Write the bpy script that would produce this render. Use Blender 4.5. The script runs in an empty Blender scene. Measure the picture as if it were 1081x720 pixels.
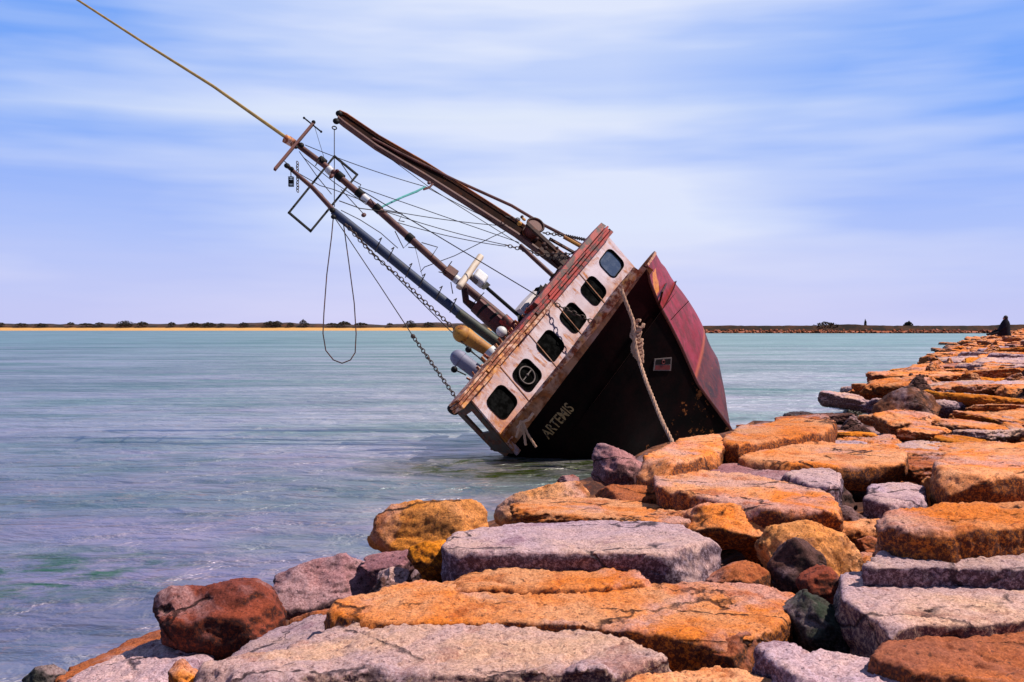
import bpy, bmesh, math, random
from mathutils import Vector, Matrix, noise, Euler
from mathutils.geometry import delaunay_2d_cdt
rnd = random.Random(7)
R = math.radians
scene = bpy.context.scene
COL = scene.collection

# ------------------------------------------------------------------ camera model
S, CX, CY = 1051.0, 540.5, 360.0
PIT = math.atan(14.5 / S)
CAM = Vector((0, 0, 2.6))

def ray(px, py):
    x = (px - CX) / S; z = -(py - CY) / S
    c, s = math.cos(PIT), math.sin(PIT)
    return Vector((x, c + z * s, -s + z * c))

def onz(px, py, z):
    r = ray(px, py); t = (z - CAM.z) / r.z
    return CAM + r * t

def ony(px, py, y):
    r = ray(px, py); return CAM + r * (y / r.y)

def onplane(px, py, c, n):
    r = ray(px, py); return CAM + r * ((c - CAM).dot(n) / r.dot(n))

# ------------------------------------------------------------------ materials
def mat(name):
    m = bpy.data.materials.new(name); m.use_nodes = True
    nt = m.node_tree
    b = nt.nodes['Principled BSDF']
    return m, nt, b

class N:
    """small node-graph helper"""
    def __init__(s, nt): s.nt = nt
    def n(s, t, **k):
        o = s.nt.nodes.new(t)
        for a, v in k.items(): setattr(o, a, v)
        return o
    def l(s, a, b): s.nt.links.new(a, b)
    def noise(s, vec, scale, detail=4, rough=.55, dist=0.0):
        o = s.n('ShaderNodeTexNoise'); o.inputs['Scale'].default_value = scale
        o.inputs['Detail'].default_value = detail; o.inputs['Roughness'].default_value = rough
        o.inputs['Distortion'].default_value = dist
        if vec is not None: s.l(vec, o.inputs['Vector'])
        return o.outputs['Fac']
    def ramp(s, fac, a, b, va=0.0, vb=1.0):
        o = s.n('ShaderNodeMapRange'); o.inputs[1].default_value = a; o.inputs[2].default_value = b
        o.inputs[3].default_value = va; o.inputs[4].default_value = vb
        s.l(fac, o.inputs[0]); return o.outputs[0]
    def mix(s, fac, a, b, mode='MIX'):
        o = s.n('ShaderNodeMix', data_type='RGBA', blend_type=mode)
        if isinstance(fac, (int, float)): o.inputs[0].default_value = fac
        else: s.l(fac, o.inputs[0])
        for v, i in ((a, 6), (b, 7)):
            if isinstance(v, (tuple, list)): o.inputs[i].default_value = (*v[:3], 1)
            else: s.l(v, o.inputs[i])
        return o.outputs[2]
    def math(s, op, a, b=0.0):
        o = s.n('ShaderNodeMath', operation=op)
        for v, i in ((a, 0), (b, 1)):
            if isinstance(v, (int, float)): o.inputs[i].default_value = v
            else: s.l(v, o.inputs[i])
        return o.outputs[0]
    def objvec(s, scale=(1, 1, 1), rand=True):
        tc = s.n('ShaderNodeTexCoord'); mp = s.n('ShaderNodeMapping')
        mp.inputs['Scale'].default_value = scale
        s.l(tc.outputs['Object'], mp.inputs['Vector'])
        if rand:
            oi = s.n('ShaderNodeObjectInfo'); r = s.math('MULTIPLY', oi.outputs['Random'], 37.0)
            s.l(r, mp.inputs['Location'])
        return mp.outputs[0]
    def bump(s, h, strength, dist, prev=None):
        o = s.n('ShaderNodeBump'); o.inputs['Strength'].default_value = strength
        o.inputs['Distance'].default_value = dist
        s.l(h, o.inputs['Height'])
        if prev is not None: s.l(prev, o.inputs['Normal'])
        return o.outputs[0]

def rock_mat(name, A, B, D, side=.93, spec=.25, topmix=(.36, .62)):
    m, nt, b = mat(name); g = N(nt)
    v = g.objvec()
    big = g.noise(v, 1.5, 6, .6, .4)
    col = g.mix(g.ramp(big, topmix[0], topmix[1]), A, B)
    oi = g.n('ShaderNodeObjectInfo')
    # per-rock tone
    tone = g.ramp(oi.outputs['Random'], 0, 1, .82, 1.14)
    hs = g.n('ShaderNodeHueSaturation'); g.l(col, hs.inputs['Color']); g.l(tone, hs.inputs['Value'])
    col = hs.outputs[0]
    # iron stains and lichen patches
    st = g.noise(v, 5.5, 5, .65, .6)
    col = g.mix(g.math('MULTIPLY', g.ramp(st, .53, .68), .55), col, [c * .55 for c in A])
    col = g.mix(g.math('MULTIPLY', g.ramp(g.noise(v, 1.1, 6, .62, .5), .52, .62), .55), col, (.62, .42, .44))
    col = g.mix(g.math('MULTIPLY', g.ramp(g.noise(v, 3.1, 7, .7, .8), .54, .64), .65), col, [c * k_ for c, k_ in zip(A, (.50, .36, .40))])
    # grain
    gr = g.noise(v, 85, 3, .7)
    col = g.mix(1.0, col, g.mix(g.ramp(gr, .36, .64), (.60, .48, .47), (1.18, 1.14, 1.12)), 'MULTIPLY')
    sp = g.noise(v, 34, 5, .75)
    col = g.mix(g.math('MULTIPLY', g.ramp(sp, .57, .64), .8), col, D)
    # flank shade painted into the colour by normal, with gritty mottling
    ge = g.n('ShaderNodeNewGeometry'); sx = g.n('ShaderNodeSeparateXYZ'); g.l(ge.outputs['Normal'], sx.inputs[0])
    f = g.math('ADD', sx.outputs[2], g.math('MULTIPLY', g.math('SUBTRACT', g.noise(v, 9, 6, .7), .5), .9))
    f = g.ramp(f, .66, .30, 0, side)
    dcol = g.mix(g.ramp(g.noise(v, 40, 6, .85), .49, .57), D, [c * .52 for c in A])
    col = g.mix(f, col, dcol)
    g.l(col, b.inputs['Base Color'])
    b.inputs['Roughness'].default_value = .85
    b.inputs['Specular IOR Level'].default_value = spec
    # fracture lines and a wet, fouled tide zone
    dv = g.n('ShaderNodeVectorMath', operation='ADD'); nz = g.n('ShaderNodeTexNoise'); nz.inputs['Scale'].default_value = 3; nz.inputs['Detail'].default_value = 5
    g.l(v, nz.inputs['Vector']); sc_ = g.n('ShaderNodeVectorMath', operation='SCALE'); sc_.inputs['Scale'].default_value = .45
    g.l(nz.outputs['Color'], sc_.inputs[0]); g.l(sc_.outputs[0], dv.inputs[0])
    st_ = g.n('ShaderNodeMapping'); st_.inputs['Scale'].default_value = (.8, 1.7, 2.6); g.l(v, st_.inputs['Vector']); g.l(st_.outputs[0], dv.inputs[1])
    vo = g.n('ShaderNodeTexVoronoi', feature='DISTANCE_TO_EDGE'); vo.inputs['Scale'].default_value = 1.0; g.l(dv.outputs[0], vo.inputs['Vector'])
    crack = g.math('MULTIPLY', g.ramp(vo.outputs['Distance'], .022, .004), g.ramp(g.noise(v, 2.1, 3), .48, .58))
    col = g.mix(g.math('MULTIPLY', crack, .85), col, [c * .5 for c in D])
    pz = g.n('ShaderNodeSeparateXYZ'); g.l(ge.outputs['Position'], pz.inputs[0])
    wet = g.ramp(g.math('ADD', pz.outputs[2], g.math('MULTIPLY', g.noise(v, 4, 5), .25)), .58, .34)
    col = g.mix(g.math('MULTIPLY', wet, .88), col, (.022, .018, .010))
    g.l(col, b.inputs['Base Color'])
    g.l(g.ramp(wet, 0, 1, .85, .35), b.inputs['Roughness'])
    n1 = g.bump(g.noise(v, 13, 8, .70), .6, .022)
    n1 = g.bump(crack, 1.0, -.02, n1)
    n2 = g.bump(g.noise(v, 62, 6, .75), .8, .008, n1)
    g.l(n2, b.inputs['Normal'])
    return m

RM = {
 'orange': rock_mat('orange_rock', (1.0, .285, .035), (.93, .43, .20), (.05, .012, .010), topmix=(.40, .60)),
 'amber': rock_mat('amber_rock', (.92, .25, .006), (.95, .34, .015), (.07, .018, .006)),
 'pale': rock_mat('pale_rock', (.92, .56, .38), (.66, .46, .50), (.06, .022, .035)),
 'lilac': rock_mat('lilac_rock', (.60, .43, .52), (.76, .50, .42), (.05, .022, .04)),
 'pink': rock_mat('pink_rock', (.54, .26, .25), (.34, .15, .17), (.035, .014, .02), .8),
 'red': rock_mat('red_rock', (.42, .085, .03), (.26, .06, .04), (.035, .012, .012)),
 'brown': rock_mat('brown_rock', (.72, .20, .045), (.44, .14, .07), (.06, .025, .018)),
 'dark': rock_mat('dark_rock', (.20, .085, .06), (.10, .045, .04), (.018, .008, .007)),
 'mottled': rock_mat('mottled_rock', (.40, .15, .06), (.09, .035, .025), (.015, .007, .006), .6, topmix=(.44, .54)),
 'sunny': rock_mat('sunlit_ochre_rock', (1.0, .36, .05), (.98, .46, .20), (.06, .02, .015), .45),  # sunlit look put into the colour: flanks get less painted shade
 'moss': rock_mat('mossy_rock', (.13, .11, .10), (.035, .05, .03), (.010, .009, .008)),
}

def rusty(name, A, B, rust=(.30, .075, .02), amt=(.5, .62), scale=2.2, rough=.6, streak=(1, 1, 1), metallic=0.0, dirt=.0):
    m, nt, b = mat(name); g = N(nt)
    v = g.objvec(streak)
    col = g.mix(g.ramp(g.noise(v, scale * .7, 4), .35, .65), A, B)
    r = g.ramp(g.noise(v, scale, 8, .68, .5), amt[0], amt[1])
    rc = g.mix(g.ramp(g.noise(v, scale * 4, 4), .35, .65), rust, (rust[0] * .35, rust[1] * .35, rust[2] * .4))
    col = g.mix(r, col, rc)
    g.l(col, b.inputs['Base Color'])
    b.inputs['Roughness'].default_value = rough
    b.inputs['Metallic'].default_value = metallic
    g.l(g.bump(g.noise(v, scale * 9, 6, .7), .35, .01), b.inputs['Normal'])
    return m

def plain(name, c, rough=.6, metallic=0.0, var=.35):
    m, nt, b = mat(name); g = N(nt)
    v = g.objvec()
    col = g.mix(g.ramp(g.noise(v, 7, 5, .65), .3, .7), [x * (1 - var) for x in c], [min(1, x * (1 + var * .4)) for x in c])
    g.l(col, b.inputs['Base Color']); b.inputs['Roughness'].default_value = rough
    b.inputs['Metallic'].default_value = metallic
    return m

M = {
 'steel_dark': rusty('dark_rusty_steel', (.035, .016, .014), (.06, .022, .018), amt=(.52, .66), scale=5),
 'mast': rusty('mast_brown_paint', (.07, .016, .014), (.16, .055, .05), rust=(.25, .07, .03), amt=(.5, .65), scale=5),
 'boom': rusty('boom_rust', (.34, .08, .02), (.14, .03, .012), rust=(.50, .16, .02), amt=(.45, .62), scale=3),
 'blue': rusty('blue_boom_paint', (.02, .035, .10), (.035, .045, .075), rust=(.06, .025, .02), amt=(.55, .68), scale=4),
 'olive': rusty('olive_boom_paint', (.05, .055, .03), (.03, .03, .025), rust=(.10, .04, .02), amt=(.5, .65), scale=4),
 'redpaint': rusty('red_roof_paint', (.52, .014, .006), (.36, .012, .006), rust=(.10, .012, .008), amt=(.46, .56), scale=4),
 'darkred': rusty('dark_red_paint', (.14, .02, .014), (.09, .014, .01), rust=(.20, .05, .02), amt=(.52, .66), scale=4),
 'visor': rusty('orange_rusted_visor', (.78, .50, .42), (.78, .30, .06), rust=(.40, .07, .01), amt=(.44, .54), scale=7),
 'whip': plain('tan_whip', (.45, .28, .08)),
 'tan': plain('tan_plastic', (.78, .60, .45), .45),
 'white': rusty('white_plastic', (.80, .78, .78), (.70, .66, .66), amt=(.62, .75), scale=4, rough=.45),
 'webrust': rusty('black_rust', (.012, .005, .004), (.03, .010, .006), rust=(.10, .025, .008), amt=(.52, .68), scale=4, rough=.95),
 'grime': rusty('grimy_olive_paint', (.08, .07, .04), (.13, .08, .05), rust=(.26, .07, .02), amt=(.46, .60), scale=4),
 'rubber': plain('window_rubber', (.006, .005, .005), .95),
 'black': plain('black_iron', (.012, .010, .010), .55),
 'ochre': rusty('ochre_vent_paint', (.62, .27, .03), (.40, .15, .02), rust=(.30, .06, .02), amt=(.52, .66), scale=4),
 'violet': rusty('grey_vent_paint', (.26, .25, .36), (.20, .19, .26), amt=(.62, .72), scale=3),
 'wire': plain('dark_wire', (.03, .022, .022), .5, .3),
 'chain': plain('rusty_chain', (.08, .045, .035), .6, .2),
 'turq': plain('turquoise_rope', (.16, .55, .50), .8),
 'rope': plain('pale_rope', (.62, .36, .24), .9),
 'raft': rusty('pale_canvas', (.80, .70, .68), (.66, .55, .54), amt=(.64, .8), scale=3, rough=.8),
 'letter': rusty('worn_ochre_lettering', (.34, .22, .10), (.26, .16, .07), rust=(.02, .01, .01), amt=(.56, .60), scale=14),
 'signred': plain('sign_red', (.15, .012, .012)),
 'signframe': plain('sign_frame', (.17, .13, .12)),
 'cloth': plain('dark_clothing', (.014, .012, .020), .95),
 'skin': plain('skin', (.40, .22, .17), .6),
 'hair': plain('dark_hair', (.02, .012, .01), .7),
}

for k_ in ('black', 'webrust', 'steel_dark', 'wire', 'cloth'): M[k_].node_tree.nodes['Principled BSDF'].inputs['Specular IOR Level'].default_value = .15
M['rubber'].node_tree.nodes['Principled BSDF'].inputs['Specular IOR Level'].default_value = .03
# white wheelhouse paint with vertical rust runs (local z is up the wall)
def wheel_mat():
    m, nt, b = mat('white_wheelhouse_paint'); g = N(nt)
    v = g.objvec((1, 1, 1), False)
    vs = g.objvec((5.5, 5.5, .55), False)
    col = g.mix(g.ramp(g.noise(v, 2.5, 5), .35, .65), (.78, .62, .67), (.64, .48, .53))
    st = g.ramp(g.noise(vs, 1.0, 6, .65, .3), .52, .60)
    pa = g.ramp(g.noise(v, 1.7, 7, .7, .5), .46, .60)
    f = g.math('MULTIPLY', st, g.math('ADD', g.math('MULTIPLY', pa, .75), .25))
    f2 = g.ramp(g.noise(v, 3.4, 8, .75, .8), .60, .67)
    f = g.math('MAXIMUM', f, f2)
    tc = g.n('ShaderNodeTexCoord'); sz = g.n('ShaderNodeSeparateXYZ'); g.l(tc.outputs['Object'], sz.inputs[0])
    f3 = g.math('MULTIPLY', g.ramp(sz.outputs[2], -.05, -.48), g.ramp(g.noise(v, 2.6, 8, .75, .8), .40, .54))
    f4 = g.math('MULTIPLY', g.ramp(sz.outputs[2], .30, .52), g.ramp(g.noise(vs, 1.6, 8, .75, .8), .42, .56))
    f5 = g.math('MULTIPLY', g.ramp(sz.outputs[0], 1.3, 3.0), g.ramp(g.noise(v, 2.1, 8, .75, .8), .40, .54))
    f = g.math('MAXIMUM', g.math('MAXIMUM', f, f5), g.math('MAXIMUM', f3, f4))
    rc = g.mix(g.ramp(g.noise(v, 9, 5), .35, .65), (.66, .21, .015), (.30, .05, .010))
    g.l(g.mix(f, col, rc), b.inputs['Base Color'])
    b.inputs['Roughness'].default_value = .55
    g.l(g.bump(g.noise(v, 22, 6, .7), .3, .01), b.inputs['Normal'])
    return m
M['wheel'] = wheel_mat()
M['band'] = rusty('tan_bulwark_paint', (.50, .26, .18), (.52, .20, .06), rust=(.40, .10, .015), amt=(.44, .60), scale=3)

PF, PU = 2.50, -.93
def hull_mat():
    m, nt, b = mat('maroon_hull_paint'); g = N(nt)
    v = g.objvec((1, 1, 1), False); tc = g.n('ShaderNodeTexCoord')
    sx = g.n('ShaderNodeSeparateXYZ'); g.l(tc.outputs['Object'], sx.inputs[0])
    X, F_, U_ = sx.outputs
    vs = g.objvec((.7, .7, 3.0), False)
    # port plating keeps faded maroon, starboard plating has its shade painted in nearly black
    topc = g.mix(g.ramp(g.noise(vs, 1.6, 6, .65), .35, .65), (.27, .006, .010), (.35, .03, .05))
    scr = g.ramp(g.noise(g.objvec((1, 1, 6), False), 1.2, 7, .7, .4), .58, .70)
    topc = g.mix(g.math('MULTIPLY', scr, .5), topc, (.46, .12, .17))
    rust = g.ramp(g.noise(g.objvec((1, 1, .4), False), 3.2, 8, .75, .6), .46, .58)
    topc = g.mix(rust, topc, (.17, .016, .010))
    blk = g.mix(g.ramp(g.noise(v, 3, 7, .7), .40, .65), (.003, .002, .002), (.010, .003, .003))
    # starboard paint: maroon near the stem, turning black aft and below
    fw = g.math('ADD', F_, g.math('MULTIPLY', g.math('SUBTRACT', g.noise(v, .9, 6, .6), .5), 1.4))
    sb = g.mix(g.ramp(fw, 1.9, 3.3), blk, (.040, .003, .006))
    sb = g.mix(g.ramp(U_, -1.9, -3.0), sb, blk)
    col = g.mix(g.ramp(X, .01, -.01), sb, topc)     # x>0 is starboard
    # bottom paint below the boot top
    lo = g.math('ADD', g.math('ADD', U_, g.math('MULTIPLY', F_, .35)), -.58)
    bot = g.mix(g.ramp(g.noise(v, 2.6, 8, .75, .6), .40, .62), (.17, .022, .016), (.03, .012, .010))
    bot = g.mix(g.ramp(X, .01, -.01), blk, bot)  # starboard bottom takes the painted black shade too
    bot = g.mix(g.ramp(g.noise(v, 5, 7, .7), .60, .66), bot, (.30, .10, .03))
    col = g.mix(g.ramp(lo, -2.93, -2.97), col, bot)
    # square ochre repair patch high on the port bow
    pa_ = g.math('MULTIPLY', g.ramp(g.math('ABSOLUTE', g.math('SUBTRACT', g.math('ADD', F_, g.math('MULTIPLY', g.noise(v, 9, 3), .10)), PF)), .13, .11), g.ramp(g.math('ABSOLUTE', g.math('SUBTRACT', g.math('ADD', U_, g.math('MULTIPLY', g.noise(v, 7, 3), .10)), PU)), .17, .15))
    pa_ = g.math('MULTIPLY', pa_, g.ramp(X, .01, -.01))
    col = g.mix(g.math('MULTIPLY', pa_, g.ramp(g.noise(v, 12, 5, .7), .66, .5, .2, .95)), col, (.72, .24, .03))
    # a line of rust along the boot top
    ed = g.math('MULTIPLY', g.ramp(lo, -3.03, -2.95), g.ramp(lo, -2.84, -2.92))
    ed = g.math('MULTIPLY', ed, g.ramp(X, .01, -.01))
    col = g.mix(g.math('MULTIPLY', ed, .8), col, (.50, .10, .03))
    g.l(col, b.inputs['Base Color']); b.inputs['Roughness'].default_value = .55
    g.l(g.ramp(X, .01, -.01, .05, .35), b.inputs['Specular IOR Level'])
    n1 = g.bump(g.noise(v, 1.3, 3, .5), .35, .10)
    g.l(g.bump(g.noise(v, 24, 6, .7), .3, .01, n1), b.inputs['Normal'])
    return m
M['hull'] = hull_mat()

def glass_mat(name, c, rough, spec):
    m, nt, b = mat(name); g = N(nt)
    v = g.objvec()
    g.l(g.mix(g.ramp(g.noise(v, 6, 6, .7), .45, .7), c, [x * 3 + .01 for x in c]), b.inputs['Base Color'])
    b.inputs['Roughness'].default_value = rough; b.inputs['Specular IOR Level'].default_value = spec
    return m
M['glass'] = glass_mat('dark_window_glass', (.002, .002, .002), .35, .01)
M['glass_bright'] = glass_mat('sky_reflecting_glass', (.05, .05, .05), .05, 1.0)
M['glass_bright'].node_tree.nodes['Principled BSDF'].inputs['Coat Weight'].default_value = 1
M['glass_bright'].node_tree.nodes['Principled BSDF'].inputs['Coat IOR'].default_value = 2.6

# ------------------------------------------------------------------ object helpers
def link(name, me, m=None, parent=None, smooth=False):
    o = bpy.data.objects.new(name, me); COL.objects.link(o)
    if m: me.materials.append(m)
    if parent: o.parent = parent
    if smooth:
        for p in me.polygons: p.use_smooth = True
    return o

def tag(o, label=None, cat=None, group=None, kind=None):
    if label: o['label'] = label
    if cat: o['category'] = cat
    if group: o['group'] = group
    if kind: o['kind'] = kind
    return o

def empty(name, loc=(0, 0, 0)):
    o = bpy.data.objects.new(name, None); COL.objects.link(o); o.location = loc
    o.empty_display_size = .3
    return o

class MB:
    def __init__(s): s.bm = bmesh.new()
    def tube(s, pts, r, n=8, cap=True):
        pts = [Vector(p) for p in pts]
        if not isinstance(r, (list, tuple)): r = [r] * len(pts)
        rings = []; up = None
        for i, p in enumerate(pts):
            a = pts[max(0, i - 1)]; b = pts[min(len(pts) - 1, i + 1)]
            t = (b - a).normalized()
            if up is None:
                up = Vector((0, 0, 1)) if abs(t.z) < .9 else Vector((1, 0, 0))
            x = t.cross(up).normalized(); up = x.cross(t).normalized()
            rings.append([s.bm.verts.new(p + (x * math.cos(k * 2 * math.pi / n) + up * math.sin(k * 2 * math.pi / n)) * r[i]) for k in range(n)])
        for i in range(len(rings) - 1):
            for k in range(n):
                s.bm.faces.new((rings[i][k], rings[i][(k + 1) % n], rings[i + 1][(k + 1) % n], rings[i + 1][k]))
        if cap:
            s.bm.faces.new(list(reversed(rings[0]))); s.bm.faces.new(rings[-1])
        return s
    def box(s, c, ax, half):
        """box at c with axis vectors ax (3) and half sizes"""
        c = Vector(c); v = []
        for i in (-1, 1):
            for j in (-1, 1):
                for k in (-1, 1):
                    v.append(s.bm.verts.new(c + ax[0] * half[0] * i + ax[1] * half[1] * j + ax[2] * half[2] * k))
        for f in ((0, 1, 3, 2), (4, 6, 7, 5), (0, 4, 5, 1), (2, 3, 7, 6), (0, 2, 6, 4), (1, 5, 7, 3)):
            s.bm.faces.new([v[q] for q in f])
        return s
    def loft(s, loops, close=True, caps=True):
        rs = [[s.bm.verts.new(p) for p in l] for l in loops]; n = len(loops[0])
        for a, b in zip(rs, rs[1:]):
            for k in range(n if close else n - 1):
                s.bm.faces.new((a[k], a[(k + 1) % n], b[(k + 1) % n], b[k]))
        if caps and close:
            s.bm.faces.new(list(reversed(rs[0]))); s.bm.faces.new(rs[-1])
        return s
    def beam(s, a, b, w, h, side):
        """rectangular bar a-b, width w along side-vector, height h across"""
        a = Vector(a); b = Vector(b); t = (b - a).normalized()
        y = t.cross(side).normalized(); x = y.cross(t).normalized()
        s.box((a + b) / 2, (t, x, y), ((b - a).length / 2, w / 2, h / 2)); return s
    def ball(s, c, r, sc=(1, 1, 1), seg=14):
        m = Matrix.Translation(c) @ Matrix.Diagonal((*[q * r for q in sc], 1))
        bmesh.ops.create_uvsphere(s.bm, u_segments=seg, v_segments=seg // 2 + 2, radius=1, matrix=m); return s
    def torus(s, c, n, R_, r, seg=20, sec=6, sx=1.0, xdir=None):
        n = Vector(n).normalized()
        x = (xdir - n * xdir.dot(n)).normalized() if xdir is not None else n.orthogonal().normalized()
        y = n.cross(x); rings = []
        for i in range(seg):
            a = 2 * math.pi * i / seg
            d = x * math.cos(a) * sx + y * math.sin(a); cc = Vector(c) + d * R_; dn = d.normalized()
            rings.append([s.bm.verts.new(cc + (dn * math.cos(b) + n * math.sin(b)) * r) for b in [2 * math.pi * k / sec for k in range(sec)]])
        for i in range(seg):
            A_, B_ = rings[i], rings[(i + 1) % seg]
            for k in range(sec): s.bm.faces.new((A_[k], A_[(k + 1) % sec], B_[(k + 1) % sec], B_[k]))
        return s
    def chain(s, pts, r=.045, wire=.011):
        """links along a polyline"""
        pts = [Vector(p) for p in pts]; step = r * 2.35; odd = 0; carry = 0
        for a, b in zip(pts, pts[1:]):
            t = b - a; L = t.length; t.normalize(); d = carry
            n1 = t.orthogonal().normalized(); n2 = t.cross(n1)
            while d < L:
                s.torus(a + t * d, n1 if odd % 2 else n2, r, wire, 10, 5, 1.45, t); odd += 1; d += step
            carry = d - L
        return s
    def build(s, name, m, parent=None, smooth=False, split=False):
        if split:
            seen = set(); out = []
            for v0 in s.bm.verts:
                if v0 in seen: continue
                st = [v0]; isl = []; seen.add(v0)
                while st:
                    v = st.pop(); isl.append(v)
                    for e in v.link_edges:
                        o_ = e.other_vert(v)
                        if o_ not in seen: seen.add(o_); st.append(o_)
                mp_ = {}; q = MB()
                for v in isl: mp_[v] = q.bm.verts.new(v.co)
                for f in {f for v in isl for f in v.link_faces}: q.bm.faces.new([mp_[v] for v in f.verts])
                out.append(q.build(name, m, parent, smooth))
            s.bm.free(); return out[0]
        bmesh.ops.recalc_face_normals(s.bm, faces=s.bm.faces)
        me = bpy.data.meshes.new(name); s.bm.to_mesh(me); s.bm.free()
        o = link(name, me, m, parent, smooth)
        if smooth:
            me.set_sharp_from_angle(angle=R(42))
        return o

# ------------------------------------------------------------------ world, sun, camera
SUN = Vector((.58, .03, .80)).normalized()
el = math.asin(SUN.z); az = math.atan2(SUN.x, SUN.y)
w = bpy.data.worlds.new('World'); scene.world = w; w.use_nodes = True
nt = w.node_tree; g = N(nt); bg = nt.nodes['Background']
sky = g.n('ShaderNodeTexSky', sky_type='NISHITA', sun_disc=False)
sky.sun_elevation = el; sky.sun_rotation = az; sky.air_density = 1.2; sky.dust_density = .6; sky.ozone_density = 3.0
tc = g.n('ShaderNodeTexCoord'); sx = g.n('ShaderNodeSeparateXYZ'); g.l(tc.outputs['Generated'], sx.inputs[0])
azn = g.math('ARCTAN2', sx.outputs[0], sx.outputs[1]); eln = sx.outputs[2]
def cvec(kx, kz, ox=0.0):
    c_ = g.n('ShaderNodeCombineXYZ'); g.l(g.math('ADD', g.math('MULTIPLY', azn, kx), ox), c_.inputs[0]); g.l(g.math('MULTIPLY', eln, kz), c_.inputs[1]); return c_.outputs[0]
wisp = g.ramp(g.noise(cvec(1.3, 24, 4.0), 1.5, 4, .45, .0), .42, .74)
veil = g.ramp(g.noise(cvec(1.2, 9.0, 1.3), 1.6, 4, .5, .05), .36, .66)
fine = g.ramp(g.noise(cvec(7, 60, 2.0), 1.5, 5, .6, .1), .45, .75)
side_ = g.math('ABSOLUTE', g.math('SUBTRACT', azn, .06))
blue = g.math('ADD', g.ramp(side_, .05, .46, .0, 1.0), g.math('MULTIPLY', g.math('SUBTRACT', .5, veil), .8))
blue = g.math('MULTIPLY', g.math('MAXIMUM', g.math('MINIMUM', blue, 1.0), 0.0), g.ramp(eln, .0, .17, .45, 1.0))
skyc = g.mix(g.ramp(eln, .0, .10), (7.2, 7.0, 9.8), (7.7, 8.4, 10.4))
deep = g.mix(g.ramp(eln, .02, .20), (4.3, 5.2, 9.8), (2.0, 4.2, 9.9))
skyc = g.mix(blue, skyc, g.mix(.12, deep, g.mix(1.0, sky.outputs[0], (.92, .98, 2.0), 'MULTIPLY')))
# a long thin band of high cloud
wob = g.math('MULTIPLY', g.math('SUBTRACT', g.noise(cvec(3.0, 2.0, 7.0), 1.0, 4), .5), .018)
bd = g.math('ABSOLUTE', g.math('SUBTRACT', g.math('ADD', eln, wob), g.math('ADD', .206, g.math('MULTIPLY', azn, .012))))
band = g.math('MULTIPLY', g.ramp(bd, .018, .0), g.ramp(g.math('ABSOLUTE', g.math('ADD', azn, .12)), .62, .12, 0, .8))
cl = g.math('MAXIMUM', g.math('MULTIPLY', wisp, .24), band)
cl = g.math('MAXIMUM', cl, g.math('MULTIPLY', fine, .07))
cloudc = g.mix(g.ramp(eln, .02, .22), (6.4, 6.3, 9.5), (8.0, 8.8, 10.2))
full = g.mix(cl, skyc, cloudc)
# the unseen vault overhead and behind the viewer is dimmed to weaken ambient light
dk = g.math('MULTIPLY', g.ramp(sx.outputs[2], .36, .75, 1, .30), g.ramp(sx.outputs[1], .25, -.5, 1, .50))
full = g.mix(1.0, full, g.mix(dk, (0, 0, 0), (1, 1, 1)), 'MULTIPLY')
g.l(full, bg.inputs[0]); bg.inputs[1].default_value = .095

sd = bpy.data.lights.new('sun', 'SUN'); sd.energy = 5.0; sd.angle = R(.6); sd.color = (1, .93, .84)
so = bpy.data.objects.new('sun', sd); COL.objects.link(so)
so.rotation_euler = (-SUN).to_track_quat('-Z', 'Y').to_euler(); so.location = (20, 0, 30)

cd = bpy.data.cameras.new('camera'); co = bpy.data.objects.new('camera', cd); COL.objects.link(co)
cd.sensor_width = 36; cd.lens = 36 * S / 1081; cd.clip_start = .05; cd.clip_end = 20000
co.location = CAM; co.rotation_euler = (R(90) - PIT, 0, 0); scene.camera = co
scene.view_settings.view_transform = 'Standard'; scene.view_settings.look = 'None'; scene.view_settings.exposure = 0
scene.render.resolution_x = 1024; scene.render.resolution_y = 682

# ------------------------------------------------------------------ breakwater height field
EDGE = [(-4.3, -6), (-3.9, 3), (-3.6, 6.5), (-3.4, 7.3), (-3.0, 8.5), (-2.6, 10.3), (-1.87, 11.9), (-.4, 14.6), (1.2, 17.2),
        (3.6, 19.8), (6.9, 24.5), (9.8, 31), (22.5, 58), (50, 115), (95, 200), (260, 470)]
def sdist(x, y):
    best = 1e9; sg = 1
    for (ax, ay), (bx, by) in zip(EDGE, EDGE[1:]):
        dx, dy = bx - ax, by - ay
        t = max(0, min(1, ((x - ax) * dx + (y - ay) * dy) / (dx * dx + dy * dy)))
        qx, qy = ax + dx * t - x, ay + dy * t - y
        d = math.hypot(qx, qy)
        if d < best:
            best = d; sg = 1 if (dx * (y - ay) - dy * (x - ax)) < 0 else -1
    return best * sg
def interp(tab, v):
    if v <= tab[0][0]: return tab[0][1]
    for (a, fa), (b, fb) in zip(tab, tab[1:]):
        if v <= b: return fa + (fb - fa) * (v - a) / (b - a)
    return tab[-1][1]
def ztop(x, y):
    d = math.hypot(x, y); s = sdist(x, y)
    pl = interp([(0, 1.2), (5, 1.25), (20, 1.5), (57, 2.02), (110, 2.25), (200, 2.42), (400, 2.5)], d)
    wd = interp([(0, 3.3), (12, 3.4), (18, 2.4), (24, 3.0), (32, 5.0), (60, 10), (110, 18)], d)
    t = max(-.6, min(1, s / wd))
    if t < 0: return t * 3.0
    return pl * (1 - (1 - t) ** 2.0)
def hit(px, py):
    r = ray(px, py); t = 2.5
    while t < 400:
        p = CAM + r * t
        if p.z < ztop(p.x, p.y): return p
        t *= 1.01
    return CAM + r * 400

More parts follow.
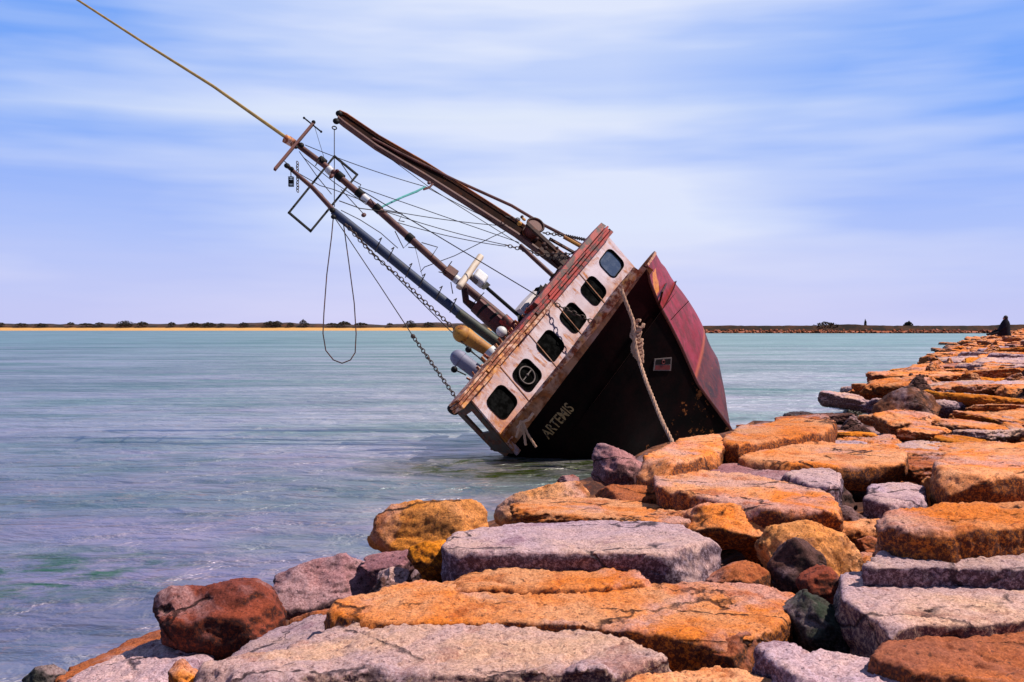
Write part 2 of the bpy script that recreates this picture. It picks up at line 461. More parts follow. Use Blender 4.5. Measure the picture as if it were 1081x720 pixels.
# ------------------------------------------------------------------ water
def water():
    m, nt, b = mat('sea_water'); g = N(nt)
    ge = g.n('ShaderNodeNewGeometry'); pos = ge.outputs['Position']
    def vec(sc, loc=(0, 0, 0)):
        mp = g.n('ShaderNodeMapping'); mp.inputs['Scale'].default_value = sc; mp.inputs['Location'].default_value = loc
        g.l(pos, mp.inputs['Vector']); return mp.outputs[0]
    sx = g.n('ShaderNodeSeparateXYZ'); g.l(pos, sx.inputs[0])
    yy = sx.outputs[1]
    near = (.31, .235, .30); mid = (.355, .335, .35); far = (.255, .325, .31)
    yn = g.math('ADD', yy, g.math('MULTIPLY', g.math('SUBTRACT', g.noise(vec((.03, .06, 1)), 1.0, 3), .5), 40))
    col = g.mix(g.ramp(yn, 5, 26), near, mid)
    col = g.mix(g.ramp(yn, 35, 160), col, far)
    # broad soft patches of teal and lilac
    col = g.mix(g.math('MULTIPLY', g.ramp(g.noise(vec((.10, .28, 1)), 1.0, 6, .6, .6), .46, .66), .6), col, (.12, .23, .19))
    col = g.mix(g.math('MULTIPLY', g.ramp(g.noise(vec((.16, .5, 1), (7, 3, 0)), 1.0, 6, .62, .6), .50, .68), .55), col, (.27, .22, .28))
    for sc_, of_, y0_, y1_ in (((.014, .07, 1), 3, 60, 25), ((.07, .28, 1), 9, 300, 60), ((.38, 1.1, 1), 15, 90, 20)):
        stn = g.noise(vec(sc_, (of_, of_, 0)), 1.0, 8, .72, .4)
        k_ = g.ramp(yy, y1_, y0_, 1, 0) if sc_[0] > .02 else g.ramp(yy, y1_, y0_)
        col = g.mix(g.math('MULTIPLY', g.ramp(stn, .48, .66), g.math('MULTIPLY', k_, .55)), col, (.05, .12, .12))
    # green weed beds: under the left shallows and by the wreck
    def blob(cx, cy, rx, ry):
        mp = g.n('ShaderNodeMapping'); mp.inputs['Location'].default_value = (-cx / rx, -cy / ry, 0); mp.inputs['Scale'].default_value = (1 / rx, 1 / ry, 0)
        g.l(pos, mp.inputs['Vector'])
        ln = g.n('ShaderNodeVectorMath', operation='LENGTH'); g.l(mp.outputs[0], ln.inputs[0])
        return g.ramp(ln.outputs['Value'], 1.0, .25)
    weed = g.ramp(g.noise(vec((1.5, 2.4, 1)), 1.0, 7, .68, .7), .44, .60)
    c1 = blob(-4.9, 10.4, 1.9, 1.7); c2 = blob(.2, 18.5, 3.4, 2.3)
    col = g.mix(g.math('MULTIPLY', g.math('MULTIPLY', c1, weed), .9), col, (.03, .13, .05))
    col = g.mix(g.math('MULTIPLY', g.ramp(c2, 0, .6), g.ramp(weed, 0, 1, .5, 1)), col, (.035, .05, .008))
    # drifting pinkish weed flecks and foam
    fl = g.ramp(g.noise(vec((1.5, 4.0, 1)), 2.0, 7, .8, .3), .53, .62)
    fm = g.ramp(g.noise(vec((.35, .55, 1), (1, 5, 0)), 1.0, 5, .65), .42, .58)
    fl = g.math('MULTIPLY', g.math('MULTIPLY', fl, fm), g.ramp(yy, 45, 14))
    col = g.mix(g.math('MULTIPLY', fl, .75), col, (.36, .23, .21))
    fo = g.math('MULTIPLY', g.ramp(g.noise(vec((5, 11, 1)), 2.5, 6, .8), .62, .70), g.ramp(yy, 30, 8))
    col = g.mix(g.math('MULTIPLY', fo, .12), col, (.50, .46, .46))
    g.l(col, b.inputs['Base Color'])
    b.inputs['Roughness'].default_value = .22; b.inputs['IOR'].default_value = 1.33
    g.l(g.math('MULTIPLY', g.math('SUBTRACT', 1.0, g.math('MULTIPLY', g.ramp(c2, 0, .6), .8)), .4), b.inputs['Specular IOR Level'])
    h1 = g.noise(vec((1.0, 1.7, 1)), 1.0, 5, .55, .35)
    h2 = g.noise(vec((3.2, 6.5, 1)), 1.0, 6, .66, .4)
    nb = g.bump(h1, .7, .46); nb = g.bump(h2, .25, .07, nb)
    g.l(nb, b.inputs['Normal'])
    gl = g.n('ShaderNodeBsdfGlossy'); gl.inputs['Roughness'].default_value = .45
    g.l(g.mix(1.0, col, (2.15, 2.15, 2.1), 'MULTIPLY'), gl.inputs['Color']); g.l(nb, gl.inputs['Normal'])
    ms = g.n('ShaderNodeMixShader'); ms.inputs[0].default_value = .86
    g.l(b.outputs[0], ms.inputs[1]); g.l(gl.outputs[0], ms.inputs[2]); g.l(ms.outputs[0], nt.nodes['Material Output'].inputs['Surface'])
    # grid denser near the camera, with gentle real swell
    bm = bmesh.new()
    ys = [-30, -10, 0]; y = 3.0
    while y < 60: ys.append(y); y *= 1.018
    while y < 9000: ys.append(y); y *= 1.25
    xs = [-1 + 2 * i / 150 for i in range(151)]
    rows = []
    for y in ys:
        hw = max(14, abs(y) * .85 + 8) if y < 60 else y * 1.6
        row = []
        for t in xs:
            x = t * hw
            a = max(0, min(1, (60 - y) / 40)) if y > 0 else 0
            z = a * (.022 * noise.noise(Vector((x * .5, y * 1.3, 0))) + .012 * noise.noise(Vector((x * 1.6, y * 3.4, 3))))
            row.append(bm.verts.new((x, y, z)))
        rows.append(row)
    for a, b_ in zip(rows, rows[1:]):
        for i in range(len(xs) - 1): bm.faces.new((a[i], a[i + 1], b_[i + 1], b_[i]))
    me = bpy.data.meshes.new('sea'); bm.to_mesh(me); bm.free()
    o = link('sea', me, m, smooth=True); tag(o, kind='structure')
water()

# seabed so the place has ground under the sea
def ground():
    m = plain('seabed_sand', (.20, .17, .13), .9)
    b = MB(); b.bm.faces.new([b.bm.verts.new(p) for p in ((-9000, -60, -9), (9000, -60, -9), (9000, 9000, -9), (-9000, 9000, -9))])
    tag(b.build('ground', m), kind='structure')
ground()

# core of the breakwater under the loose blocks
def core():
    bm = bmesh.new(); rows = []
    y = -4.0; ys = []
    while y < 300: ys.append(y); y += max(.35, abs(y) * .035)
    for y in ys:
        ex = interp([(b, a) for a, b in EDGE], y); hw = max(12, y * .35 + 10); row = []
        for i in range(70):
            x = ex - 2.5 + (hw + 2.5) * i / 69
            z = ztop(x, y) - (.62 if y < 18 else 1.0) + .22 * noise.noise(Vector((x * 1.7, y * 1.7, 0)))
            if z > .8: z = max(.8, z)
            row.append(bm.verts.new((x, y, z - max(0, (5 - abs(y))) * .04)))
        rows.append(row)
    for a, b_ in zip(rows, rows[1:]):
        for i in range(69): bm.faces.new((a[i], a[i + 1], b_[i + 1], b_[i]))
    me = bpy.data.meshes.new('rubble_bed'); bm.to_mesh(me); bm.free()
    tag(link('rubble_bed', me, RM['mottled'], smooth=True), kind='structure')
core()

# ------------------------------------------------------------------ rocks
TEX = {}
def tex(kind, size, **k):
    key = (kind, size)
    if key not in TEX:
        t = bpy.data.textures.new('t', kind); t.noise_scale = size
        for a_, v in k.items(): setattr(t, a_, v)
        TEX[key] = t
    return TEX[key]
PROBE = bpy.data.objects.new('probe', None); COL.objects.link(PROBE)
def make_rock(loops, res, seed, amp, strata=.5, chips=13, fine=1, chip=1.0, cmax=.11, front=False):
    """faceted hull -> remesh -> weathering -> finer surface"""
    mb = MB(); mb.loft(loops); bm = mb.bm; rr = random.Random(seed * 13 + 5)
    bmesh.ops.triangulate(bm, faces=bm.faces)
    bmesh.ops.recalc_face_normals(bm, faces=bm.faces)
    cs = [v.co.copy() for v in bm.verts]
    ext = max(c.length for c in cs)
    for k in range(chips):
        zb = .55 if k % 3 else 1.2
        n = Vector((rr.gauss(0, 1), rr.gauss(0, 1), rr.gauss(.15, zb))).normalized()
        if front: n = Vector((rr.gauss(0, .7), -abs(rr.gauss(.7, .4)), rr.gauss(.1, .7))).normalized()
        far = max(c.dot(n) for c in cs)
        cut = far - rr.uniform(.02 if not front else .07, cmax) * min(ext, far * 2)
        keep = bm.copy()
        r_ = bmesh.ops.bisect_plane(bm, geom=bm.verts[:] + bm.edges[:] + bm.faces[:], plane_co=n * cut, plane_no=n, clear_outer=True)
        hb = [e for e in bm.edges if e.is_boundary]
        if hb: bmesh.ops.holes_fill(bm, edges=hb, sides=0)
        bmesh.ops.triangulate(bm, faces=[f for f in bm.faces if len(f.verts) > 3])
        hv_ = {}
        bad = any(not e.is_manifold or e.calc_length() < 1e-6 for e in bm.edges) or len(bm.faces) < 12
        vol = bm.calc_volume() if not bad else 0; v0_ = keep.calc_volume()
        if bad or abs(vol) < abs(v0_) * .80: bm.free(); bm = keep
        else: keep.free()
    bmesh.ops.triangulate(bm, faces=bm.faces)
    bmesh.ops.recalc_face_normals(bm, faces=bm.faces)
    me = bpy.data.meshes.new('rock'); bm.to_mesh(me); bm.free()
    o = bpy.data.objects.new('tmp', me); COL.objects.link(o)
    md = o.modifiers.new('r', 'REMESH'); md.mode = 'SHARP'; md.scale = .92; md.use_remove_disconnected = False; md.sharpness = 1.0
    dims = [max(c[i] for c in cs) - min(c[i] for c in cs) for i in range(3)]
    md.octree_depth = max(5, min(7, round(math.log2(max(dims) / (res * 1.15)))))
    dg = bpy.context.evaluated_depsgraph_get(); dg.update()
    m2 = bpy.data.meshes.new_from_object(o.evaluated_get(dg))
    o.modifiers.clear()
    off = Vector((seed * 3.7, seed * 1.9, seed * 7.1))
    A3 = .9 / max(.3, min(ext, 1.2))
    for v in m2.vertices:
        q = v.co; p = q * A3 + off; n = v.normal
        flat = 1 - .8 * max(0, n.z) ** 3
        d = amp * .65 * flat * noise.noise(p * 1.5)
        vo = noise.noise(Vector((p.x * 1.0, p.y * 1.0, p.z * 8)))
        vo = (1 if vo > .06 else -1 if vo < -.12 else 0)          # broken, stepped bedding
        d += amp * .55 * strata * vo * (1.1 - abs(n.z))
        st = noise.noise(Vector((p.x * 1.1 + 9, p.y * 2.2, 3)))    # shallow step on the upper face
        if n.z > .5: d -= amp * (.28 if st > .12 else 0)
        pw = Vector((p.x * 1.5, p.y * 1.9, p.z * 2.6)) + off * .37      # conchoidal chips: tilted planes, one per cell
        pw += Vector((noise.noise(p * 2.3), noise.noise(p * 2.3 + Vector((5, 1, 2))), 0)) * .25
        vd, vp = noise.voronoi(pw); c0 = vp[0]
        hv = noise.cell_vector(c0 * 13.7)
        d += amp * chip * (1.15 - .85 * max(0, n.z) ** 2) * ((hv.x - .5) * .8 + (pw - c0).dot(hv - Vector((.5, .5, .5))) * 1.5) * min(1, (vd[1] - vd[0]) / .22)
        c = abs(noise.noise(Vector((p.x * 1.1, p.y * 2.6, p.z * 3.4)) + off))
        if c < .035: d -= amp * .9 * (1 - c / .035)
        d += amp * .32 * noise.fractal(p * 3.6, 1.0, 2.1, 4) * (.55 + .45 * flat)
        v.co = q + n * d
    o.data = m2; bpy.data.meshes.remove(me)
    PROBE.location = off; 
    md = o.modifiers.new('r', 'REMESH'); md.mode = 'VOXEL'; md.voxel_size = res * .55; md.use_smooth_shade = True
    fine = 0
    sb = o.modifiers.new('u', 'SUBSURF'); sb.subdivision_type = 'SIMPLE'; sb.levels = fine; sb.render_levels = fine
    def disp(t, st):
        d_ = o.modifiers.new('d', 'DISPLACE'); d_.texture = t; d_.texture_coords = 'OBJECT'; d_.texture_coords_object = PROBE
        d_.strength = st; d_.mid_level = .5
    disp(tex('VORONOI', .16, distance_metric='DISTANCE'), -amp * .22)
    disp(tex('CLOUDS', .07, noise_depth=3, noise_type='HARD_NOISE'), -amp * .85)
    disp(tex('CLOUDS', .018, noise_depth=2), amp * .40)
    dg = bpy.context.evaluated_depsgraph_get(); dg.update()
    m3 = bpy.data.meshes.new_from_object(o.evaluated_get(dg))
    bpy.data.objects.remove(o); bpy.data.meshes.remove(m2)
    m3.materials.clear()
    for p_ in m3.polygons: p_.use_smooth = True
    return m3

def area_c(pts):
    return sum(p[0] for p in pts) / len(pts), sum(p[1] for p in pts) / len(pts)

def subdiv(poly, n=2):
    out = []
    for i, p in enumerate(poly):
        q = poly[(i + 1) % len(poly)]
        out.append(p); out.append(((p[0] + q[0]) / 2, (p[1] + q[1]) / 2))
    return out

FOOT = []    # footprints of hand-placed rocks (x, y, rx, ry)
hand_seed = [1]
def slab(poly, kind, label, th=.4, dz=0.0, tilt=(0, 0), ref=None, z=None, amp=None, name='flat_rock', cat='rock', group=None):
    """flat-topped block: poly is the outline of its upper face"""
    hand_seed[0] += 1; sd_ = hand_seed[0]
    cx, cy = area_c(poly)
    h = hit(*(ref or (cx, cy)))
    zz = z if z is not None else h.z + dz
    c = onz(*(ref or (cx, cy)), zz)
    n = Vector((-tilt[0], -tilt[1], 1)).normalized()
    pts = [onplane(px, py, c, n) for px, py in poly]
    cc = sum(pts, Vector()) / len(pts)
    pts = [cc + (p - cc) * 1.035 for p in pts]
    dist = cc.y
    L0 = [cc + (p - cc) * .985 for p in pts]
    L0 = [p + n * .0 for p in L0]
    L1 = [cc + (p - cc) * 1.0 - n * min(.035, th * .1) for p in pts]
    rr = random.Random(sd_)
    L2 = [cc + (p - cc) * (1.0 + .05 * noise.noise(p * 1.2 + Vector((sd_, 0, 0)))) - n * th * .55 for p in pts]
    L3 = [cc + (p - cc) * (.96 + .07 * noise.noise(p * 1.2 + Vector((0, sd_, 0)))) - n * th for p in pts]
    L = [[p - cc for p in l] for l in (L0, L1, L2, L3)]
    res = max(.018, dist * .0058)
    ex = max((p - cc).length for p in pts)
    me = make_rock(L, min(res, ex * .07), sd_, amp or min(.036, .10 * ex))
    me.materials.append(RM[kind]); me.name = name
    o = link(name, me); o.location = cc
    tag(o, label, cat, group)
    xs = [p.x for p in pts]; ys = [p.y for p in pts]
    FOOT.append(((min(xs) + max(xs)) / 2, (min(ys) + max(ys)) / 2, (max(xs) - min(xs)) / 2, (max(ys) - min(ys)) / 2))
    return o

def boulder(poly, kind, label, deep=.8, base=None, dy=0.0, lean=.22, amp=None, name='boulder', cat='rock', d=None, group=None):
    """upright block: poly is its silhouette"""
    hand_seed[0] += 1; sd_ = hand_seed[0]; rr = random.Random(sd_)
    by = max(p[1] for p in poly); bx = area_c(poly)[0]
    if d is None:
        h = hit(*(base or (bx, by - 2))); d = h.y + dy
    pts = [ony(px, py, d) for px, py in poly]
    cc = sum(pts, Vector()) / len(pts)
    W = max(p.x for p in pts) - min(p.x for p in pts); H = max(p.z for p in pts) - min(p.z for p in pts)
    T = deep * min(W, H * 1.5)
    def lp(sc, yo, zo, xo=0):
        return [cc + (p - cc) * sc * (1 + .10 * noise.noise(p * 2.0 + Vector((sd_, yo, 0))) * (sc < 1)) + Vector((xo, yo, zo)) - cc for p in pts]
    xo = rr.uniform(-.08, .08) * W
    L = [lp(.56, -T * .50, -H * lean, xo), lp(1, 0, 0), lp(.72, T * .5, -H * .05)]
    res = max(.018, d * .0058)
    me = make_rock(L, min(res, min(W, H) * .07), sd_, amp or min(.040, .075 * min(W, H)), strata=.35, chips=7, cmax=.34, chip=1.15, front=True)
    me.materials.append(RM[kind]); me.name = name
    o = link(name, me); o.location = cc
    tag(o, label, cat, group)
    FOOT.append((cc.x, cc.y, W / 2, T / 2))
    return o

# --- nearest blocks, hand shaped
slab([(205,712),(225,698),(300,680),(352,658),(420,655),(500,657),(600,661),(680,672),(706,682),(712,698),(690,706),(600,706),(520,712),(400,708),(300,716),(230,726)], 'pale',
     'widest pale pinkish grey slab lying across the bottom of the view', th=.5, z=1.22, ref=(450,690))
slab([(350,652),(362,634),(400,618),(470,611),(560,613),(660,614),(760,617),(830,620),(844,628),(832,646),(800,668),(770,676),(700,670),(620,660),(500,655),(400,655)], 'orange',
     'long smooth bright orange slab behind the widest pale slab', th=.36, z=1.24, ref=(600,640))
slab([(469,576),(480,562),(545,552),(640,548),(720,555),(754,560),(761,570),(715,585),(640,583),(540,586),(480,584)], 'lilac',
     'square edged grey block with a flat lilac top behind the long orange slab', th=.36, z=1.36, ref=(600,570), amp=.022)
slab([(472,604),(520,598),(575,596),(640,596),(668,603),(692,616),(600,622),(480,618)], 'orange',
     'thin orange ledge wedged along the foot of the square grey block', th=.25, z=1.27, ref=(570,607))
boulder([(430,578),(450,572),(472,568),(477,590),(470,612),(445,614),(440,600),(431,588)], 'amber', 'small vivid yellow orange block left of the square grey block', d=5.9)
boulder([(371,588),(372,575),(392,565),(395,545),(410,531),(440,526),(470,529),(500,527),(516,534),(523,548),(518,566),(480,572),(440,580),(400,590)], 'sunny',
     'large rounded orange boulder at the water edge behind the vivid yellow block', d=6.9, deep=.9)
boulder([(271,624),(290,610),(330,590),(362,585),(376,592),(395,602),(403,615),(398,627),(370,640),(330,651),(300,656),(284,646)], 'pink',
     'rounded purple brown boulder with a pale sunlit top beside the dark red one', d=6.3, deep=1.0)
boulder([(370,590),(400,582),(430,580),(441,588),(443,600),(432,614),(410,617),(398,610)], 'pink', 'small dark purple rock below the large rounded orange boulder', d=6.25)
boulder([(397,604),(415,598),(432,601),(436,614),(410,622),(398,618)], 'pale', 'little pinkish stone tucked under the small dark purple rock', d=5.9)
boulder([(163,632),(180,620),(210,621),(240,614),(265,612),(285,628),(300,655),(303,678),(280,688),(240,697),(222,697),(203,676),(175,676),(168,655)], 'red',
     'big dark red boulder leaning at the left end of the rocks', d=5.6, deep=.9)
boulder([(300,655),(330,645),(357,643),(356,662),(320,675),(303,678)], 'brown', 'small brown stone between the dark red boulder and the long orange slab', d=5.5)
slab([(58,722),(95,702),(160,677),(205,666),(221,678),(224,692),(205,702),(180,712),(150,724),(100,736)], 'lilac',
     'rough lilac grey slab sloping towards the water under the dark red boulder', th=.35, z=.80, ref=(150,695), tilt=(.12,0))
slab([(48,716),(90,697),(140,676),(172,663),(180,672),(130,692),(70,722)], 'brown', 'long brown rock lying just behind the rough lilac grey slab', th=.35, z=.55, ref=(110,690), tilt=(.15,0))
boulder([(20,722),(38,704),(54,701),(70,711),(64,730),(25,732)], 'moss', 'small blackish rock at the far left edge of the pile', d=5.9)
boulder([(174,728),(177,703),(184,696),(193,706),(204,714),(236,715),(244,730)], 'amber', 'small spiky orange stone at the bottom left before the widest slab', d=4.1)
slab([(655,722),(690,709),(750,703),(800,706),(826,716),(830,732),(650,738)], 'orange', 'orange slab cut off by the bottom edge of the view', th=.3, z=1.18, ref=(740,718))
boulder([(727,692),(750,681),(780,670),(795,668),(808,688),(812,706),(770,708),(738,702)], 'brown', 'knobbly orange brown stone in the dark gap right of the widest slab', d=4.35)
boulder([(818,676),(826,645),(850,624),(870,632),(885,642),(905,650),(928,662),(932,674),(918,693),(880,692),(840,682)], 'moss',
     'black and green mottled rock beside the right end of the long orange slab', d=4.75, deep=.9)
slab([(803,682),(815,675),(850,680),(900,688),(960,700),(1012,714),(1030,730),(940,740),(860,724),(826,702)], 'lilac',
     'smooth lilac grey slab in the bottom right foreground', th=.4, z=1.24, ref=(900,703), tilt=(-.08,0))
slab([(912,692),(940,672),(970,657),(1020,658),(1090,650),(1110,690),(1095,726),(1020,716),(960,704)], 'brown',
     'cracked orange brown slab at the bottom right corner', th=.45, z=1.30, ref=(1010,685), amp=.034)
slab([(880,618),(898,601),(950,596),(1020,600),(1110,602),(1120,648),(1040,657),(970,657),(940,664),(912,652),(886,636)], 'pale',
     'broad pale slab with a fluted top at the right edge', th=.42, z=1.36, ref=(1000,628), amp=.028)
slab([(913,597),(935,578),(965,563),(995,553),(1020,560),(1045,566),(1110,574),(1120,600),(1020,599),(950,598)], 'lilac',
     'lilac triangular slab behind the broad pale fluted slab', th=.45, z=1.48, ref=(1000,580), amp=.03, tilt=(0,.06))
boulder([(808,620),(816,592),(830,572),(845,564),(862,574),(872,590),(866,606),(850,620),(830,634)], 'dark', 'dark grey topped boulder standing in the gap before the stepped orange slab', d=5.65, deep=1)
boulder([(838,616),(852,600),(868,592),(880,600),(887,612),(884,632),(864,636),(846,630)], 'red', 'wine red angular rock leaning on the dark grey topped boulder', d=5.3, deep=.8)
boulder([(795,600),(797,575),(812,557),(850,549),(880,559),(905,574),(917,590),(905,602),(880,606),(850,610),(820,612)], 'sunny',
     'stepped orange boulder left of the lilac triangular slab', d=6.2, deep=1)
boulder([(700,556),(715,541),(745,532),(790,534),(830,545),(868,556),(862,580),(800,596),(770,574),(735,572)], 'orange',
     'wide rugged orange boulder overhanging a dark hollow behind the square grey block', d=6.9, deep=.9)
boulder([(728,624),(750,607),(780,592),(796,588),(811,600),(818,622),(780,626)], 'brown', 'orange brown stone at the mouth of the dark hollow', d=5.6)
boulder([(625,485),(626,470),(631,464),(650,472),(675,480),(684,495),(688,508),(680,516),(655,514),(640,513),(627,505)], 'pink',
     'pointed mauve boulder in front of the wreck', d=10.5, deep=.8, lean=.1)
boulder([(519,545),(523,536),(545,523),(580,512),(610,507),(624,520),(622,548),(600,558),(560,560),(525,558)], 'sunny',
     'pale orange boulder at the water edge left of the pointed mauve boulder', d=8.4, deep=1)
boulder([(537,556),(545,543),(570,537),(584,540),(587,556),(560,562)], 'amber', 'small yellow orange stone resting before the pale orange boulder', d=7.6)
boulder([(616,552),(620,522),(640,511),(680,511),(720,517),(740,525),(722,536),(702,552),(660,556)], 'brown',
     'furrowed orange brown boulder right behind the square grey block', d=8.0, deep=1)
boulder([(586,508),(592,502),(606,500),(616,506),(614,514),(590,515)], 'red', 'little red brown stone at the foot of the pointed mauve boulder', d=11.0)
slab([(684,506),(690,498),(720,494),(780,499),(850,511),(885,520),(900,530),(880,541),(840,539),(790,537),(755,526),(700,515)], 'orange',
     'long flat pale orange slab right of the pointed mauve boulder', th=.24, dz=.08, ref=(790,518))
boulder([(855,538),(857,520),(868,505),(880,499),(890,510),(900,524),(908,541),(890,547),(865,546)], 'dark', 'dark pyramid shaped boulder with a grey peak', d=8.2, deep=.9)
boulder([(863,556),(868,543),(880,533),(900,535),(915,547),(925,562),(905,569),(880,566)], 'dark', 'low dark rock at the foot of the dark pyramid boulder', d=7.5, deep=.9)
boulder([(905,570),(918,566),(932,572),(934,586),(915,590),(904,582)], 'brown', 'small brown stone beside the low dark rock', d=6.8)
slab([(926,547),(945,536),(1000,530),(1110,527),(1120,552),(1000,558),(960,556),(935,552)], 'orange', 'long orange slab with a black shadowed front near the right edge', th=.24, z=1.62, ref=(1010,544))
boulder([(969,530),(976,507),(984,502),(1005,515),(1027,528),(1010,538),(985,538)], 'sunny', 'steep orange pyramid rock standing near the right edge', d=9.2, deep=.9)
boulder([(912,506),(930,492),(945,485),(958,494),(970,508),(950,515),(925,514)], 'orange', 'low peaked orange rock left of the steep orange pyramid', d=10.6)
boulder([(956,486),(975,468),(985,464),(1000,472),(992,490),(975,492)], 'mottled', 'brown pyramid rock beyond the low peaked orange rock', d=12.2)
slab([(985,494),(1000,478),(1040,470),(1110,464),(1125,496),(1040,503),(1000,501)], 'orange', 'big rounded orange slab at the right edge beyond the steep pyramid', th=.45, dz=.15, ref=(1050,486))
boulder([(920,446),(925,428),(945,411),(960,407),(985,417),(996,430),(987,449),(960,454),(935,450)], 'mottled', 'big dark brown boulder standing above the orange slabs', d=15.5, deep=.9)
boulder([(938,450),(950,440),(962,436),(974,441),(980,452),(960,456)], 'lilac', 'small lilac rock at the foot of the big dark brown boulder', d=14.6)
boulder([(1024,535),(1030,518),(1045,513),(1058,520),(1060,534),(1040,538)], 'pale', 'small pale stone right of the steep orange pyramid', d=9.0)
boulder([(1052,534),(1056,517),(1070,512),(1088,518),(1092,534)], 'brown', 'small square brown rock at the right edge on the black fronted slab', d=9.0)
slab([(778,484),(800,470),(860,464),(900,469),(940,466),(957,476),(950,488),(880,490),(820,489)], 'orange', 'large flat orange slab beyond the dark pyramid boulder', th=.24, dz=.1, ref=(870,478))
slab([(688,494),(712,487),(760,488),(800,491),(850,497),(880,506),(860,512),(800,503),(740,497)], 'pink', 'low mauve slab along the back of the long flat pale orange slab', th=.35, dz=.05, ref=(780,495))
slab([(828,500),(850,494),(880,496),(892,505),(880,514),(850,510)], 'lilac', 'pale lilac slab with dark cracks left of the dark pyramid boulder', th=.3, dz=.1, ref=(860,503))
slab([(920,512),(950,508),(975,512),(978,524),(940,530),(915,524)], 'lilac', 'flat lilac grey slab between the dark and the orange pyramids', th=.3, dz=.0, ref=(945,518))
slab([(676,484),(698,472),(725,461),(757,457),(766,467),(757,479),(700,489)], 'orange', 'sloping orange slab touching the foot of the wreck', th=.5, dz=.15, ref=(720,473))
slab([(764,462),(790,447),(840,441),(880,445),(870,455),(810,464),(770,470)], 'orange', 'long orange slab at the water edge right of the wreck', th=.5, dz=.15, ref=(820,453))
slab([(700,556),(740,545),(700,536),(670,548)], 'orange', 'small orange slab squeezed behind the square grey block', th=.3, dz=-.02)

# --- the rest of the breakwater: blocks laid out on a jittered course, copied from a few shapes
def variants():
    out = []
    for k in range(14):
        rr = random.Random(100 + k); n = rr.choice((6, 7, 8, 9))
        fl = k < 10
        pts = []
        for i in range(n):
            a = 2 * math.pi * (i + rr.uniform(-.25, .25)) / n
            r_ = rr.uniform(.75, 1.12); pts.append(Vector((math.cos(a) * r_, math.sin(a) * r_ * rr.uniform(.6, .75), 0)))
        th = .42 if fl else 1.0
        if fl:
            L = [[p * .95 + Vector((0, 0, .0)) for p in pts], [p - Vector((0, 0, .04)) for p in pts], [p * 1.02 - Vector((0, 0, th * .6)) for p in pts], [p * .85 - Vector((0, 0, th)) for p in pts]]
        else:
            q = Vector((rr.uniform(-.2, .2), rr.uniform(-.1, .1), 0))
            L = [[p * .16 + q + Vector((0, 0, .38)) for p in pts], [p - Vector((0, 0, .45)) for p in pts], [p * .8 - Vector((0, 0, .8)) for p in pts]]
        out.append(make_rock(L, .055, 50 + k, .085 if fl else .11, fine=0, chips=8))
    return out
VAR = variants(); bpy.data.objects.remove(PROBE)
VM = {}
def vmesh(i, kind):
    if (i, kind) not in VM:
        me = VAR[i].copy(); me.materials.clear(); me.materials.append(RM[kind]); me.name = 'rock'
        VM[(i, kind)] = me
    return VM[(i, kind)]

def blocked(x, y):
    k_ = .95 if y < 9 else .55
    for cx, cy, rx, ry in FOOT:
        if abs(x - cx) < rx * k_ + (.04 if y < 9 else 0) and abs(y - cy) < ry * k_ + (.04 if y < 9 else 0): return True
    return False

cand = []
y = 2.2; row = 0
while y < 230:
    sp = interp([(0, .70), (8, .70), (14, .85), (22, 1.0), (40, 1.4), (110, 2.6), (240, 5.0)], y)
    ex = interp([(b, a) for a, b in EDGE], y)
    x = ex - .6 + rnd.uniform(0, sp)
    xmax = .58 * y + 2.0
    while x < xmax:
        xx = x + rnd.uniform(-.25, .25) * sp; yy = y + rnd.uniform(-.22, .22) * sp
        if xx > -.56 * yy - 1.5: cand.append((xx, yy, sp))
        x += sp * rnd.uniform(1.15, 1.75)
    y += sp * .78; row += 1

def visible_px(x, y, z):
    v = Vector((x, y, z)) - CAM
    c, s = math.cos(PIT), math.sin(PIT)
    yy = v.y * c - v.z * s; zz = v.y * s + v.z * c
    return CX + S * v.x / yy, CY - S * zz / yy

kinds_top = ['orange'] * 9 + ['pale'] * 3 + ['lilac'] * 1 + ['brown'] * 3 + ['amber'] * 2
GL = {'orange': 'flat orange granite slab fitted among others further along the breakwater',
      'pale': 'pale pinkish slab fitted among orange ones further along the breakwater',
      'lilac': 'grey lilac slab fitted among orange ones further along the breakwater',
      'brown': 'rough brown slab fitted among orange ones further along the breakwater',
      'amber': 'vivid yellow orange slab fitted among others further along the breakwater',
      'dark': 'dark upright boulder poking out between the slabs of the breakwater',
      'red': 'reddish dark low rock on the waterline side of the breakwater'}
NL = {k: v.replace('further along the breakwater', 'in the gaps of the near breakwater') for k, v in GL.items()}
OUTL = [(-200, 760), (20, 706), (60, 700), (165, 660), (275, 612), (372, 578), (400, 545), (520, 533), (600, 508), (625, 492), (680, 478), (760, 453), (803, 441), (853, 427), (914, 407), (948, 392), (975, 376), (1003, 361), (1030, 355), (1081, 346), (1600, 340)]
indiv = 0; stuffbm = bmesh.new()
